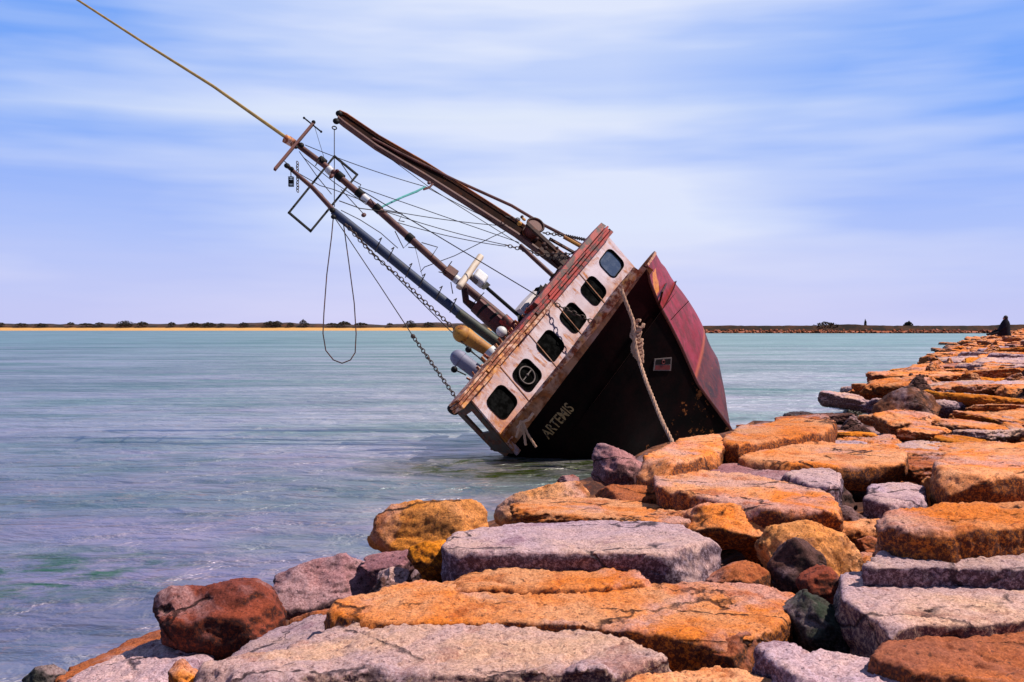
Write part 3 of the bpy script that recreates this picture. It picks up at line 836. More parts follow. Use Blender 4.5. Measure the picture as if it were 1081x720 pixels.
for (x, y, sp) in cand:
    s = sdist(x, y)
    if blocked(x, y): continue
    if 19.3 < y < 24 and x < 4.9: continue
    zz_ = ztop(x, y) + .05; yb_ = y + (sp * .45 if y > 19 else 0)
    if any(visible_px(x + dx_, yb_, zz_)[1] < interp(OUTL, visible_px(x + dx_, yb_, zz_)[0]) - (5 if 19 < y < 36 else 3 if y > 21 else -4) for dx_ in (-sp * (.2 if 19 < y < 36 else .6), 0, sp * .4)): continue
    up = rnd.random() < (.11 if y < 15 else .20)
    low = s < .9
    kind = rnd.choice(kinds_top)
    if low: kind = rnd.choice(['brown', 'orange', 'red', 'brown', 'dark'])
    if up: kind = rnd.choice(['dark', 'brown', 'dark', 'orange'])
    vi = rnd.randrange(10, 14) if up else rnd.randrange(0, 10)
    z = ztop(x, y)
    z += rnd.uniform(-.10, .04)
    if y < 15: z -= .10
    if y > 18 and s < 2.5: z -= .12
    sc = sp * (.80 if not up else .42) * rnd.uniform(.8, 1.2)
    if y < 15: sc *= .9
    mtx = Matrix.Translation((x, y, z)) @ Euler((rnd.gauss(0, .06) + (.05 if y > 15 else 0), rnd.gauss(0, .07), rnd.gauss(0, .8) + (math.pi if rnd.random() < .5 else 0))).to_matrix().to_4x4() \
        @ Matrix.Diagonal((sc * rnd.uniform(1.0, 1.35), sc, sc * rnd.uniform(.55, .9) if not up else sc * rnd.uniform(.8, 1.3), 1))
    if indiv < 290:
        o = link('boulder' if up else 'flat_rock', vmesh(vi, kind)); o.matrix_world = mtx
        wh = 'near gaps' if y < 15 else 'far stretch'
        if up: lb = kind + ' upright boulder poking out between the slabs in the ' + wh + ' of the breakwater'
        elif kind == 'dark': lb = 'dark low slab among orange ones in the ' + wh + ' of the breakwater'
        elif kind == 'red': lb = 'reddish low slab near the water in the ' + wh + ' of the breakwater'
        else: lb = (NL if y < 15 else GL)[kind]
        tag(o, lb, 'rock', ('small rocks in the near gaps' if y < 15 else 'rocks along the breakwater') + ' (' + kind + (' boulders)' if up else ' slabs)')); indiv += 1
    else:
        tmp = VAR[vi].copy(); 
        n0 = len(stuffbm.faces)
        tb = bmesh.new(); tb.from_mesh(tmp)
        bmesh.ops.transform(tb, matrix=mtx, verts=tb.verts)
        tb.to_mesh(tmp); tb.free(); stuffbm.from_mesh(tmp); bpy.data.meshes.remove(tmp)
print('individual rocks', indiv, 'hand', hand_seed[0], 'cand', len(cand))
me = bpy.data.meshes.new('distant_rocks'); stuffbm.to_mesh(me); stuffbm.free()
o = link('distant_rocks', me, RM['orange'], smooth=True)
tag(o, 'far blocks of the breakwater merging into one orange ridge behind the seated person', 'rocks', kind='stuff')

# ------------------------------------------------------------------ the wreck
PSI, EE, TH = R(38), R(4), R(54)
def basis():
    U = (0, math.cos(EE), -math.sin(EE))
    F = (math.sin(PSI), math.cos(PSI) * math.sin(EE), math.cos(PSI) * math.cos(EE))
    P = (math.cos(PSI), -math.sin(EE) * math.sin(PSI), -math.cos(EE) * math.sin(PSI))
    def rot(v):
        return Vector((v[0] * math.cos(TH) - v[1] * math.sin(TH), -v[2], v[0] * math.sin(TH) + v[1] * math.cos(TH)))
    return rot(P), rot(F), rot(U)
P_, F_, U_ = basis()
ORG = ony(593, 350, 21.5)
boat = empty('fishing_boat'); 
boat.matrix_world = Matrix(((-P_.x, F_.x, U_.x, ORG.x), (-P_.y, F_.y, U_.y, ORG.y), (-P_.z, F_.z, U_.z, ORG.z), (0, 0, 0, 1)))
tag(boat, 'wrecked fishing boat heeled over against the rocks with rusty wheelhouse and maroon bow', 'boat')
INV = boat.matrix_world.inverted()
AX, AY, AZ = Vector((1, 0, 0)), Vector((0, 1, 0)), Vector((0, 0, 1))   # starboard, forward, up

def bf(px, py, f=0.0, k=0.0):
    """pixel -> boat-local point on the athwartship plane  y = f + k*z"""
    o = INV @ CAM; d = INV.to_3x3() @ ray(px, py)
    t = (f + k * o.z - o.y) / (d.y - k * d.z)
    return o + d * t
def bx(px, py, x):
    o = INV @ CAM; d = INV.to_3x3() @ ray(px, py)
    return o + d * ((x - o.x) / d.x)
def toworld(v): return boat.matrix_world @ v

# hull form -----------------------------------------------------------------
STEM = [(-6.0, -1.0), (-4.7, .1), (-4.25, .52), (-3.99, .68), (-2.87, 1.2), (-2.15, 1.80), (-1.66, 2.16), (-1.29, 2.40), (-.85, 2.79), (-.61, 3.12), (0, 3.9)]
SL = [(-4.7, .6), (-4.2, 1.0), (-3.7, 2.0), (-3.2, 2.6), (-2.4, 2.5), (-1.5, 2.1), (-1.0, 1.9), (-.62, 1.55)]
WD = [(-4.75, .12), (-4.5, .5), (-4.2, 1.2), (-3.7, 2.0), (-3.2, 2.6), (-2.4, 3.0), (-1.5, 3.1), (-.7, 3.15)]
def half(f, u):
    a = interp(STEM, u) - f
    if a <= 0: return 0.03
    W_ = interp(WD, u); s_ = interp(SL, u)
    b_ = W_ * math.tanh(s_ * a / W_)
    if f < -5: b_ *= 1 - .12 * ((-5 - f) / 5) ** 2
    return max(.03, b_)
def sheer(f):
    return interp([(-11, -1.0), (-6, -1.0), (-2, -.68), (-.4, -.58), (1.2, -.61), (2.4, -.64), (3.1, -.64), (3.5, -.64)], f)
def bhull(px, py):
    """pixel -> point on the starboard plating"""
    o = INV @ CAM; d = (INV.to_3x3() @ ray(px, py)).normalized()
    def ins(t):
        q = o + d * t
        return q.z < 0 and abs(q.x) < half(q.y, q.z) and q.z < sheer(q.y) + .05
    t = 13.0
    while t < 30 and not ins(t): t += .12
    lo, hi = t - .12, t
    for _ in range(9):
        m_ = (lo + hi) / 2
        if ins(m_): hi = m_
        else: lo = m_
    return o + d * hi, hi
def hull():
    bm = bmesh.new(); NU, NF = 34, 56
    grid = {}
    for side in (1, -1):
        for j in range(NU + 1):
            for i in range(NF + 1):
                t = i / NF
                # run aft from the stem; t=0 on the stem
                v = j / NU
                # u from sheer to keel
                a = (t ** 1.9) * 13.5
                # stem f depends on u; iterate to keep sheer following
                us = sheer(3.14 - a)
                u = us + (-4.72 - us) * v
                f = interp(STEM, u) - a * (1 - .0 * v)
                b_ = half(f, u) if i > 0 else .03
                b_ += .018 * noise.noise(Vector((f * 1.2, u * 1.2, side))) * min(1, a)   # dents
                grid[side, j, i] = bm.verts.new((side * b_, f, u))
        for j in range(NU):
            for i in range(NF):
                bm.faces.new((grid[side, j, i], grid[side, j, i + 1], grid[side, j + 1, i + 1], grid[side, j + 1, i]))
    for j in range(NU):   # stem bar, transom
        bm.faces.new((grid[1, j, 0], grid[1, j + 1, 0], grid[-1, j + 1, 0], grid[-1, j, 0]))
        bm.faces.new((grid[1, j, NF], grid[1, j + 1, NF], grid[-1, j + 1, NF], grid[-1, j, NF]))
    for i in range(NF):
        bm.faces.new((grid[1, NU, i], grid[1, NU, i + 1], grid[-1, NU, i + 1], grid[-1, NU, i]))
    bmesh.ops.recalc_face_normals(bm, faces=bm.faces)
    me = bpy.data.meshes.new('hull'); bm.to_mesh(me); bm.free()
    o = link('hull', me, M['hull'], boat, smooth=True)
    me.set_sharp_from_angle(angle=R(40))
    # deck
    d = MB(); fs = [3.0 - 13.3 * k / 24 for k in range(25)]
    L = [[Vector((half(f, sheer(f) - .5) * .97, f, sheer(f) - .75)) for f in fs], [Vector((-half(f, sheer(f) - .5) * .97, f, sheer(f) - .75)) for f in fs]]
    d.loft(L, close=False); d.build('deck', M['darkred'], boat)
    return o
hull_o = hull()

# bulwark band above the plating, rolled cap at the bow
def bulwark():
    m = MB()
    for side in (1, -1):
        outer, inner = [], []
        fs = [3.08 - .1 * k for k in range(0, 38)]
        lo_o, hi_o, hi_i, lo_i = [], [], [], []
        for f in fs:
            u = sheer(f); b0 = half(f, u)
            h = interp([(-1, .30), (0, .27), (1.0, .20), (1.8, .14), (2.6, .12), (3.3, .04)], f)
            if side == -1: h *= .15
            lo_o.append(Vector((side * (b0 + .012), f, u - .03))); hi_o.append(Vector((side * (b0 + .03), f, u + h)))
            hi_i.append(Vector((side * (b0 - .06), f, u + h))); bi = min(b0, half(f, u - .18)) - .06; lo_i.append(Vector((side * bi, f, u - .15)))
        for a, b_ in ((lo_o, hi_o), (hi_o, hi_i), (hi_i, lo_i)):
            m.loft([a, b_], close=False)
    o = m.build('bulwark', M['band'], boat)
    c = MB()
    pts = []; rs = []
    for k in range(0, 38):
        f = 2.98 - .1 * k; u = sheer(f)
        h = interp([(-1, .30), (0, .27), (1.0, .20), (1.8, .14), (2.6, .12), (3.3, .04)], f)
        pts.append(Vector((half(f, u) - .02, f, u + h + .02))); rs.append(interp([(-1, .035), (.8, .04), (1.8, .07), (2.6, .10), (3.0, .10), (3.15, .06)], f))
    c.tube(pts, rs, 10); c.build('cap_rail', M['visor'], o, True)
bulwark()

# stem bar and weld seam
s = MB(); pts = []
for k in range(30):
    u = -.63 - k * .120; pts.append(Vector((0, interp(STEM, u) + .012, u)))
s.tube(pts, .034, 8); s.build('stem_bar', M['darkred'], boat, True)
# orange patch plate and cracks on the port bow
def port_pt(f, u, off=.015): return Vector((-half(f, u) - off, f, u))
def bill(cs, u, v):
    x = lambda i: (cs[0][i] * (1 - u) + cs[1][i] * u) * (1 - v) + (cs[3][i] * (1 - u) + cs[2][i] * u) * v
    return x(0), x(1)
for sq, r_ in (([(703, 300), (699, 309), (697, 316), (695, 323)], .022), ([(727, 318), (718, 327), (708, 338)], .008)):
    pm = MB(); pm.tube([bhull(*q)[0] + Vector((-.004, .004, 0)) for q in sq], r_, 5); pm.build('plating_seam', M['steel_dark'] if r_ > .01 and r_ > .02 else M['darkred'], hull_o)

# wheelhouse ---------------------------------------------------------------
KR = .27      # forward rake of the front
def wf(px, py, off=0.0): return bf(px, py, off, KR)
VX, VU = AX, Vector((0, KR, 1)).normalized()
VN = VX.cross(VU).normalized()
if VN.y < 0: VN = -VN
house = None
winc = [(645.6, 278), (626.5, 307), (605, 335.5), (581, 365), (556.5, 396), (530, 424.5)]
def rrect(c, w_, h_, r_, n=5, ax=VX, ay=VU):
    out = []
    for sx_, sy_, a0 in ((1, 1, 0), (-1, 1, 90), (-1, -1, 180), (1, -1, 270)):
        for k in range(n + 1):
            a = R(a0 + 90 * k / n)
            out.append(c + ax * (sx_ * (w_ / 2 - r_) + math.cos(a) * r_) + ay * (sy_ * (h_ / 2 - r_) + math.sin(a) * r_))
    return out
def plate(outer, holes, th, n, origin):
    """flat plate with holes, thickness th along -n"""
    x = VX; y = VU
    def to2(p): q = p - origin; return Vector((q.dot(x), q.dot(y)))
    verts = []; edges = []
    for loop in [outer] + holes:
        b0 = len(verts)
        verts += [to2(p) for p in loop]; k = len(loop)
        edges += [(b0 + i, b0 + (i + 1) % k) for i in range(k)]
    vs, es, fs, _, _, _ = delaunay_2d_cdt(verts, edges, [], 2, 1e-5)
    mb = MB()
    def inside(pt, poly):
        c = False; j = len(poly) - 1
        for i in range(len(poly)):
            a, b_ = poly[i], poly[j]
            if (a.y > pt.y) != (b_.y > pt.y) and pt.x < (b_.x - a.x) * (pt.y - a.y) / (b_.y - a.y) + a.x: c = not c
            j = i
        return c
    po = [to2(p) for p in outer]; ph = [[to2(p) for p in h] for h in holes]
    V0 = [mb.bm.verts.new(origin + x * v.x + y * v.y) for v in vs]
    V1 = [mb.bm.verts.new(origin + x * v.x + y * v.y - n * th) for v in vs]
    for f in fs:
        c = sum((vs[i] for i in f), Vector((0, 0))) / len(f)
        if not inside(c, po) or any(inside(c, h) for h in ph): continue
        mb.bm.faces.new([V0[i] for i in f]); mb.bm.faces.new([V1[i] for i in reversed(f)])
    lp = {}
    # side walls along boundary edges
    be = [e for e in mb.bm.edges if e.is_boundary and e.verts[0] in V0 and e.verts[1] in V0]
    idx = {v: i for i, v in enumerate(V0)}
    for e in be:
        a, b_ = idx[e.verts[0]], idx[e.verts[1]]
        mb.bm.faces.new((V0[a], V0[b_], V1[b_], V1[a]))
    for v in [v for v in mb.bm.verts if not v.link_faces]: mb.bm.verts.remove(v)
    return mb
cTL = wf(497, 421); cTR = wf(641, 248); cBR = wf(671, 283); cBL = wf(538, 470)
# extend foot below the bulwark
dnR = (cBR - cTR).normalized(); dnL = (cBL - cTL).normalized()
cBR2 = cBR + dnR * .55; cBL2 = cBL + dnL * .25
org0 = wf(593, 350)
WC = [wf(*q) for q in winc]
holes = [rrect(c, .62, .54, .15) for c in WC]
mid = lambda a, b_, t: a + (b_ - a) * t
pb = plate([cTL, cTR, cBR2, cBL2], holes, .06, VN, org0)
house = pb.build('wheelhouse', M['wheel'], boat)
# side walls, back and ceiling of the house
sw = MB()
BACK = -1.4
def back(p, dz=0.0, yb=BACK): return Vector((p.x * (.45 if p.x > 0 else 1), yb, p.z + dz))
inn = -VN * .06
for a, b_ in ((cTR, cBR2),):
    sw.loft([[a + inn, b_ + inn], [back(a), back(b_)]], close=False)
sw.loft([[back(cTR), back(cTL)], [back(cBR2), back(cBL2)]], close=False)
sw.loft([[cTR + inn, cTL + inn], [back(cTR), back(cTL)]], close=False)
sw.build('wall', M['steel_dark'], house)
# starboard side wall: olive frame with a through opening
sp1 = bf(482, 434, -.55); sp2 = bf(517, 470, -.55)
gp = [cTL + inn, cBL + inn, sp2, sp1]
def bil(u, v): return mid(mid(gp[0], gp[1], v), mid(gp[3], gp[2], v), u)
sf = MB()
for (u0, u1, v0, v1) in ((0, .26, -.02, 1.15), (.78, 1, -.02, 1.15), (.26, .78, -.02, .18), (.26, .78, .66, 1.15)):
    nn = (gp[1] - gp[0]).cross(gp[3] - gp[0]).normalized() * .03
    q = [bil(u0, v0), bil(u1, v0), bil(u1, v1), bil(u0, v1)]
    sf.loft([[p - nn for p in q], [p + nn for p in q]])
sf.build('side_frame', M['grime'], house)
# visor / roof edge
rf = MB()
a0 = wf(485, 433, .06); a1 = wf(644, 246, .06); outw = VN * .10
tdir = (a1 - a0).normalized()
rv = MB()
for k, (w0, off, th_) in enumerate(((.00, .10, .07), (.085, .05, .06), (.16, .11, .05))):
    up = VU * w0
    t0 = rnd.uniform(0, .015)
    while t0 < .985:
        t1 = min(1, t0 + rnd.uniform(.07, .30)); mb_ = rf if t1 < .60 - .06 * k else rv
        ca, cb = mid(a0, a1, t0), mid(a0, a1, t1 - .002)
        jo = rnd.uniform(-.02, .02); ju = rnd.uniform(-.012, .012)
        mb_.box((ca + cb) / 2 + up + VU * ju + VN * (off - .19 + jo), (tdir, VN, tdir.cross(VN)), ((ca - cb).length / 2, .20, th_ / 2 * rnd.uniform(.75, 1.1)))
        t0 = t1
rf.build('visor', M['visor'], house); rv.build('visor', M['redpaint'], house)
rr_ = MB()
b0 = mid(a0, a1, .50) + VU * .20 - VN * .10; b1 = a1 + VU * .20 - VN * .10 - tdir * .05
rr_.loft([[b0 + VU * .0 + VN * .22, b1 + VN * .22, b1 + VN * .18 + VU * .13, b0 + VN * .18 + VU * .10],
          [b0 - VN * .3, b1 - VN * .3, b1 - VN * .3 + VU * .08, b0 - VN * .3 + VU * .05]])
rr_.build('red_coaming', M['redpaint'], house)
r2 = MB(); q_ = [cTL + inn, cTR + inn, back(cTR), back(cTL)]; r2.loft([[p + AZ * .01 for p in q_], [p + AZ * .05 for p in q_]]); r2.build('roof', M['redpaint'], house)
pt = MB(); pt.tube([bf(633, 254, 0.0), bf(643.5, 242.5, 0.0)], .035); pt.build('bracket', M['black'], house)
# rust-stained seams between the panels
sm = MB()
for t in (.18, .37, .56, .75):
    A0 = mid(cTL, cTR, t); B0 = mid(cBL, cBR, t)
    sm.beam(A0 + VN * .006, mid(A0, B0, 1.0) + VN * .006, .018, .016, VX)
sm.build('panel_seam', M['band'], house, split=True)
rl = MB(); q0 = wf(536, 468, .10); q1 = wf(657, 306, .12)
rl.tube([q0, q1], .022); 
for k in range(7):
    c = mid(q0, q1, .08 + k * .14); rl.beam(c, c + VU * .10 - VN * .1, .02, .02, VX)
rl.build('hand_rail', M['visor'], house)

for i, c in enumerate(WC):
    # black rubber gasket ring
    fr = MB()
    o1 = rrect(c, .645, .565, .16); i1 = rrect(c, .60, .52, .145)
    fr.loft([[p + VN * .012 for p in i1], [p + VN * .016 for p in o1], [p + VN * .002 for p in o1]], caps=False)
    fr.loft([[p + VN * .012 for p in i1], [p - VN * .05 for p in i1]], caps=False)
    fo = fr.build('window', M['rubber'], house)
    pn = MB(); pn.bm.faces.new([pn.bm.verts.new(p - VN * .035) for p in rrect(c, .60, .52, .14)])
    pn.build('pane', M['glass_bright'] if i == 0 else M['glass'], fo)
    if i == 4:
        cv = MB(); cv.torus(c - VN * .005, VN, .19, .016, 28, 6); cv.beam(c - VX * .17, c + VX * .17, .02, .02, VN); cv.ball(c + VN * .01, .032)
        cv.build('clear_view_screen', M['signframe'], fo)

# name on the starboard bow --------------------------------------------------
def name_letters():
    cu = bpy.data.curves.new('t', 'FONT'); cu.body = 'ARTEMIS'; cu.size = 1; cu.offset = .018
    to = bpy.data.objects.new('t', cu); COL.objects.link(to)
    dg = bpy.context.evaluated_depsgraph_get(); dg.update()
    me = bpy.data.meshes.new_from_object(to.evaluated_get(dg)); bpy.data.objects.remove(to)
    xs = [v.co.x for v in me.vertices]; ys = [v.co.y for v in me.vertices]
    x0, x1, y0, y1 = min(xs), max(xs), min(ys), max(ys)
    bm = bmesh.new(); bm.from_mesh(me)
    bmesh.ops.subdivide_edges(bm, edges=[e for e in bm.edges if e.calc_length() > .15], cuts=2)
    bmesh.ops.triangulate(bm, faces=bm.faces)
    # corners in pixels: baseline start, baseline end, top start
    A0, ta = bhull(579.5, 464); B0, tb_ = bhull(607, 433); T0, tt = bhull(569, 456)
    hgt = (T0 - A0).length
    for v in bm.verts:
        s_ = (v.co.x - x0) / (x1 - x0); h_ = (v.co.y - y0) / (y1 - y0)
        px = 579.5 + (607 - 579.5) * s_ - 9.5 * h_; py = 464 + (432 - 464) * s_ - 8 * h_
        q, _ = bhull(px, py); v.co = q + Vector((.012, .008, 0))
    bm.to_mesh(me); bm.free(); me.name = 'name_letters'
    me.materials.clear(); link('name_letters', me, M['letter'], hull_o)
name_letters()
# small notice plate on the starboard bow near the stem
def notice():
    cs = [(691, 378.5), (709, 377), (708, 391), (689.5, 391)]
    q = [bhull(*c)[0] + Vector((.02, .015, 0)) for c in cs]
    n = (q[1] - q[0]).cross(q[3] - q[0]).normalized()
    if n.x < 0: n = -n
    b = MB(); b.loft([[p - n * .01 for p in q], [p + n * .012 for p in q]]); pl = b.build('notice_plate', M['signframe'], hull_o)
    def P2(u, v): return mid(mid(q[0], q[1], u), mid(q[3], q[2], u), v)
    b = MB()
    b.bm.faces.new([b.bm.verts.new(P2(u, v) + n * .017) for u, v in ((.07, .08), (.93, .08), (.93, .5), (.07, .5))]); b.build('panel', M['black'], pl)
    b = MB(); b.bm.faces.new([b.bm.verts.new(P2(u, v) + n * .017) for u, v in ((.07, .56), (.93, .56), (.93, .92), (.07, .92))]); b.build('panel', M['signred'], pl)
    b = MB(); b.torus(P2(.5, .3) + n * .02, n, .035, .012, 14, 5); b.build('emblem', M['signred'], pl)
notice()
# scattered draught and weld marks
# masts and rig ---------------------------------------------------------------
FM = -1.3      # plane of the mast
FB = -1.9      # plane of the long rust-brown boom
def L(pts, f): return [bf(px, py, f) for px, py in pts]
mast = MB().tube(L([(566, 366), (545, 348), (470, 285), (400, 222), (350, 180), (305, 146)], FM), [.12, .11, .085, .085, .075, .065], 12).build('mast', M['mast'], boat, True)
MB().tube(L([(306, 148), (225, 91), (150, 44), (82, 0), (40, -27)], FM), [.042, .036, .03, .026, .022], 8).build('whip_antenna', M['whip'], mast, True)
MB().tube(L([(310, 151.5), (300.5, 146)], FM), .105, 12).build('mast_cap', M['visor'], mast, True)
c = MB(); p0, p1 = L([(331, 130), (290, 179)], FM + .14); c.beam(p0, p1, .085, .06, AY); c.build('crosstree', M['darkred'], mast)
c = MB(); c.tube(L([(321, 124.5), (339, 139)], FM + .16), .018, 6); c.ball(bf(321, 124.5, FM + .16), .03).ball(bf(339, 139, FM + .16), .03); c.ball(bf(331, 129, FM + .16), .05); c.build('aerial_bar', M['black'], mast)
c = MB()
for px, py, r_ in ((318, 153, .07), (312, 155, .06)): c.ball(bf(px, py, FM + .1), r_, (1, .6, 1))
c.build('masthead_block', M['black'], mast, True, split=True)
# bands and fittings along the mast
c = MB()
for t in ((337, 168), (356, 184), (377, 202), (396, 218), (430, 249), (470, 285)):
    a = bf(t[0], t[1], FM); b_ = bf(t[0] + 5.5, t[1] + 4.7, FM); c.tube([a, b_], .105, 12)
c.build('mast_band', M['black'], mast, True, split=True)
c = MB()
for (a, b_) in (((346, 178), (350, 182)), ((383, 208), (389, 213)), ((478, 292), (484, 297))): c.tube(L([a, b_], FM), .10, 12)
c.build('mast_sleeve', M['white'], mast, True, split=True)
c = MB(); c.box(bf(476, 288, FM + .1), (AX, AY, AZ), (.10, .10, .13)); c.ball(bf(356, 180.5, FM + .1), .045).ball(bf(350, 186, FM + .12), .06, (1.3, .7, .8))
c.build('junction_box', M['darkred'], mast, True)
# steps and loops of bent rod on the mast
c = MB()
for seq in ([(427, 234), (421, 233), (425, 226), (402, 222)], [(417, 244), (426, 262), (432, 256)], [(431, 261), (441, 262)], [(445, 256), (462, 261), (456, 270)], [(358, 169), (372, 190), (381, 195), (378, 200)],
            [(337, 168), (333, 175)], [(338, 165), (340, 170)], [(471, 284), (477, 276)], [(477, 290), (463, 287)], [(476, 298), (478, 310)], [(500, 320), (511, 309)]):
    c.tube(L(seq, FM + .1), .012, 5)
c.build('rod_step', M['wire'], mast, split=True)

# second boom, blue painted, lower left of the mast
FD = -1.0
boomb = MB().tube(L([(352, 223), (360, 230), (400, 262), (450, 303), (492, 336), (540, 372)], FD), [.085, .10, .105, .105, .11, .11], 12).build('derrick_boom', M['blue'], boat, True)
MB().tube(L([(304, 176), (330, 198), (352, 222)], FD), [.045, .055, .06], 10).build('boom_end', M['mast'], boomb, True)
MB().tube(L([(484, 330.5), (540, 373)], FD + .02), [.115, .122], 12).build('boom_heel', M['olive'], boomb, True)
c = MB()
for px, py, r_ in ((303, 175, .07), (308, 178, .05), (351, 222, .07), (352, 229, .06)): c.ball(bf(px, py, FD + .06), r_, (1, .7, 1))
c.build('boom_fitting', M['black'], boomb, True, split=True)
c = MB()
for px, py in ((400, 259), (413, 269), (432, 286), (446, 297), (464, 310), (479, 323)):
    c.tube(L([(px - 4, py + 7), (px + 3, py - 8)], FD + .12), .012, 5); c.tube(L([(px + 3, py - 8), (px, py - 6)], FD + .12), .012, 5)
c.build('rod_step', M['wire'], boomb, split=True)
# big rectangular frame
c = MB(); q = L([(305, 224.5), (353, 165), (377, 184.5), (328, 244)], FM - .25)
for i in range(4): c.beam(q[i] + (q[i] - q[(i + 1) % 4]).normalized() * .02, q[(i + 1) % 4] + (q[(i + 1) % 4] - q[i]).normalized() * .02, .05, .04, AY)
c.build('loop_frame', M['black'], boat)
# hanging lantern
c = MB()
upw = (INV.to_3x3() @ AZ).normalized(); sdw = (INV.to_3x3() @ AX).normalized(); dpw = upw.cross(sdw)
lc = bf(307.3, 192, FD)
c.tube([bf(307, 178, FD), lc + upw * .11], .012, 5)
c.box(lc, (sdw, dpw, upw), (.048, .048, .042))
for sx_ in (-1, 1):
    for sy_ in (-1, 1): c.tube([lc + sdw * .048 * sx_ + dpw * .048 * sy_ + upw * .11, lc + sdw * .048 * sx_ + dpw * .048 * sy_ - upw * .10], .008, 5)
for z_ in (.11, .07, -.07, -.10): c.box(lc + upw * z_, (sdw, dpw, upw), (.055, .055, .006))
c.build('lantern', M['black'], boat)
MB().chain([bf(314, 172, FD), bf(314.3, 204, FD)], .035, .010).build('short_chain', M['chain'], boat)

# long rust-brown boom with H section, tapering to the tip
def hbeam():
    up_e = [(358, 117.5), (366, 121), (400, 144), (450, 172.5), (500, 204), (550, 236), (600, 272), (618, 286)]
    lo_e = [(355.5, 127), (362, 133), (396, 158), (446, 188), (494, 218.5), (543, 250), (592, 287), (606, 300)]
    m1 = MB(); m2 = MB(); m3 = MB()
    A = L(up_e, FB); B_ = L(lo_e, FB); B_ = [mid(a, b_, .86) for a, b_ in zip(A, B_)]
    n = len(A)
    m1.loft([[a + AY * .06 + (b_ - a).normalized() * .0, a - AY * .06, a - AY * .06 + (b_ - a).normalized() * .05, a + AY * .09 + (b_ - a).normalized() * .05] for a, b_ in zip(A, B_)])
    m2.loft([[b_ + AY * .09, b_ - AY * .09, b_ - AY * .09 - (b_ - a).normalized() * .05, b_ + AY * .09 - (b_ - a).normalized() * .05] for a, b_ in zip(A, B_)])
    m3.loft([[mid(a, b_, .2) + AY * .02, mid(a, b_, .2) - AY * .02, mid(a, b_, .8) - AY * .02, mid(a, b_, .8) + AY * .02] for a, b_ in zip(A, B_)])
    bo = m1.build('main_boom', M['boom'], boat)
    m2.build('lower_flange', M['mast'], bo); m3.build('web', M['webrust'], bo)
    c = MB(); c.ball(bf(358, 120, FB + .05), .09, (1, .8, 1)).ball(bf(355, 128, FB + .05), .09, (1, .7, 1)); c.torus(bf(353, 135, FB + .02), AY, .055, .016, 14, 5); c.build('boom_tip_shackle', M['black'], bo, True)
    MB().tube(L([(393, 146), (425, 163), (480, 190), (540, 217), (575, 238), (604, 253), (619, 262)], FB + .06), [.03, .035, .038, .04, .04, .045, .05], 8).build('guide_pipe', M['mast'], bo, True)
    return bo
boomm = hbeam()
# winch drum and tackle where the boom meets the house
wd = MB(); cc_ = bf(563, 242, FB + .25); dirx = (bf(585, 262, FB) - bf(560, 240, FB)).normalized(); diry = dirx.cross(AY).normalized()
wd.tube([cc_ - AY * .16, cc_ + AY * .16], .20, 18); 
wdo = wd.build('winch_drum', M['darkred'], boat, True)
c = MB(); c.torus(cc_ + AY * .17, AY, .215, .03, 22, 6); c.torus(cc_ - AY * .17, AY, .215, .03, 22, 6); c.build('drum_flange', M['steel_dark'], wdo, True, split=True)
c = MB()
c.beam(bf(556, 236, FB + .5), bf(600, 276, FB + .3), .08, .10, AY); c.beam(bf(570, 262, FB + .3), bf(600, 290, FB + .2), .10, .16, AY); c.beam(bf(580, 252, FB + .3), bf(612, 270, FB + .2), .06, .06, AY)
c.box(bf(594, 278, FB + .3), (dirx, diry, AY), (.30, .14, .12)); c.box(bf(600, 290, FB + .3), (dirx, diry, AY), (.28, .16, .10))
for px, py, r_ in ((546, 233, .06), (551, 229, .05), (576, 262, .06), (588, 262, .05), (567, 252, .05), (574, 258, .07), (583, 268, .07), (597, 268, .05), (604, 281, .07)): c.ball(bf(px, py, FB + .5), r_, (1.2, .7, .8), 8)
c.build('tackle', M['steel_dark'], boat, True)
c = MB(); c.ball(bf(548.5, 236, FB + .55), .06).ball(bf(553, 231.5, FB + .55), .045, (1, .6, 1.3)); c.build('brass_block', M['ochre'], boat, True, split=True)
MB().tube(L([(549, 259), (566, 275), (590, 297)], -.7), .055, 10).build('strut', M['mast'], boat, True)
MB().tube(L([(595, 250), (618, 263)], -.5), .045, 8).build('strut', M['ochre'], boat, True)

# radar scanner on its post
c = MB(); p0, p1 = L([(484, 304), (508, 270)], -.6); t_ = (p1 - p0).normalized(); c.beam(p0, p1, .16, .15, AY)
rd = c.build('radar_scanner', M['tan'], boat); bv = rd.modifiers.new('b', 'BEVEL'); bv.width = .05; bv.segments = 3
c = MB(); q0 = bf(506.5, 294, -.7); c.box(q0, ((bf(520, 305, -.7) - q0).normalized(), t_, AY), (.16, .14, .13))
gb = c.build('gearbox', M['white'], rd); bv = gb.modifiers.new('b', 'BEVEL'); bv.width = .05; bv.segments = 3
MB().tube(L([(495, 290), (504, 298)], -.68), .07, 10).build('hub', M['signframe'], rd, True)
c = MB(); c.tube(L([(513, 303), (552, 337)], -.7), .042, 8); c.loft([L([(508, 305), (514, 297), (518, 301), (511, 306)], -.75), L([(508, 305), (514, 297), (518, 301), (511, 306)], -.6)])
c.loft([L([(546, 333), (563, 331), (552, 346), (547, 343)], -.85), L([(546, 333), (563, 331), (552, 346), (547, 343)], -.55)]); c.build('radar_post', M['black'], rd)
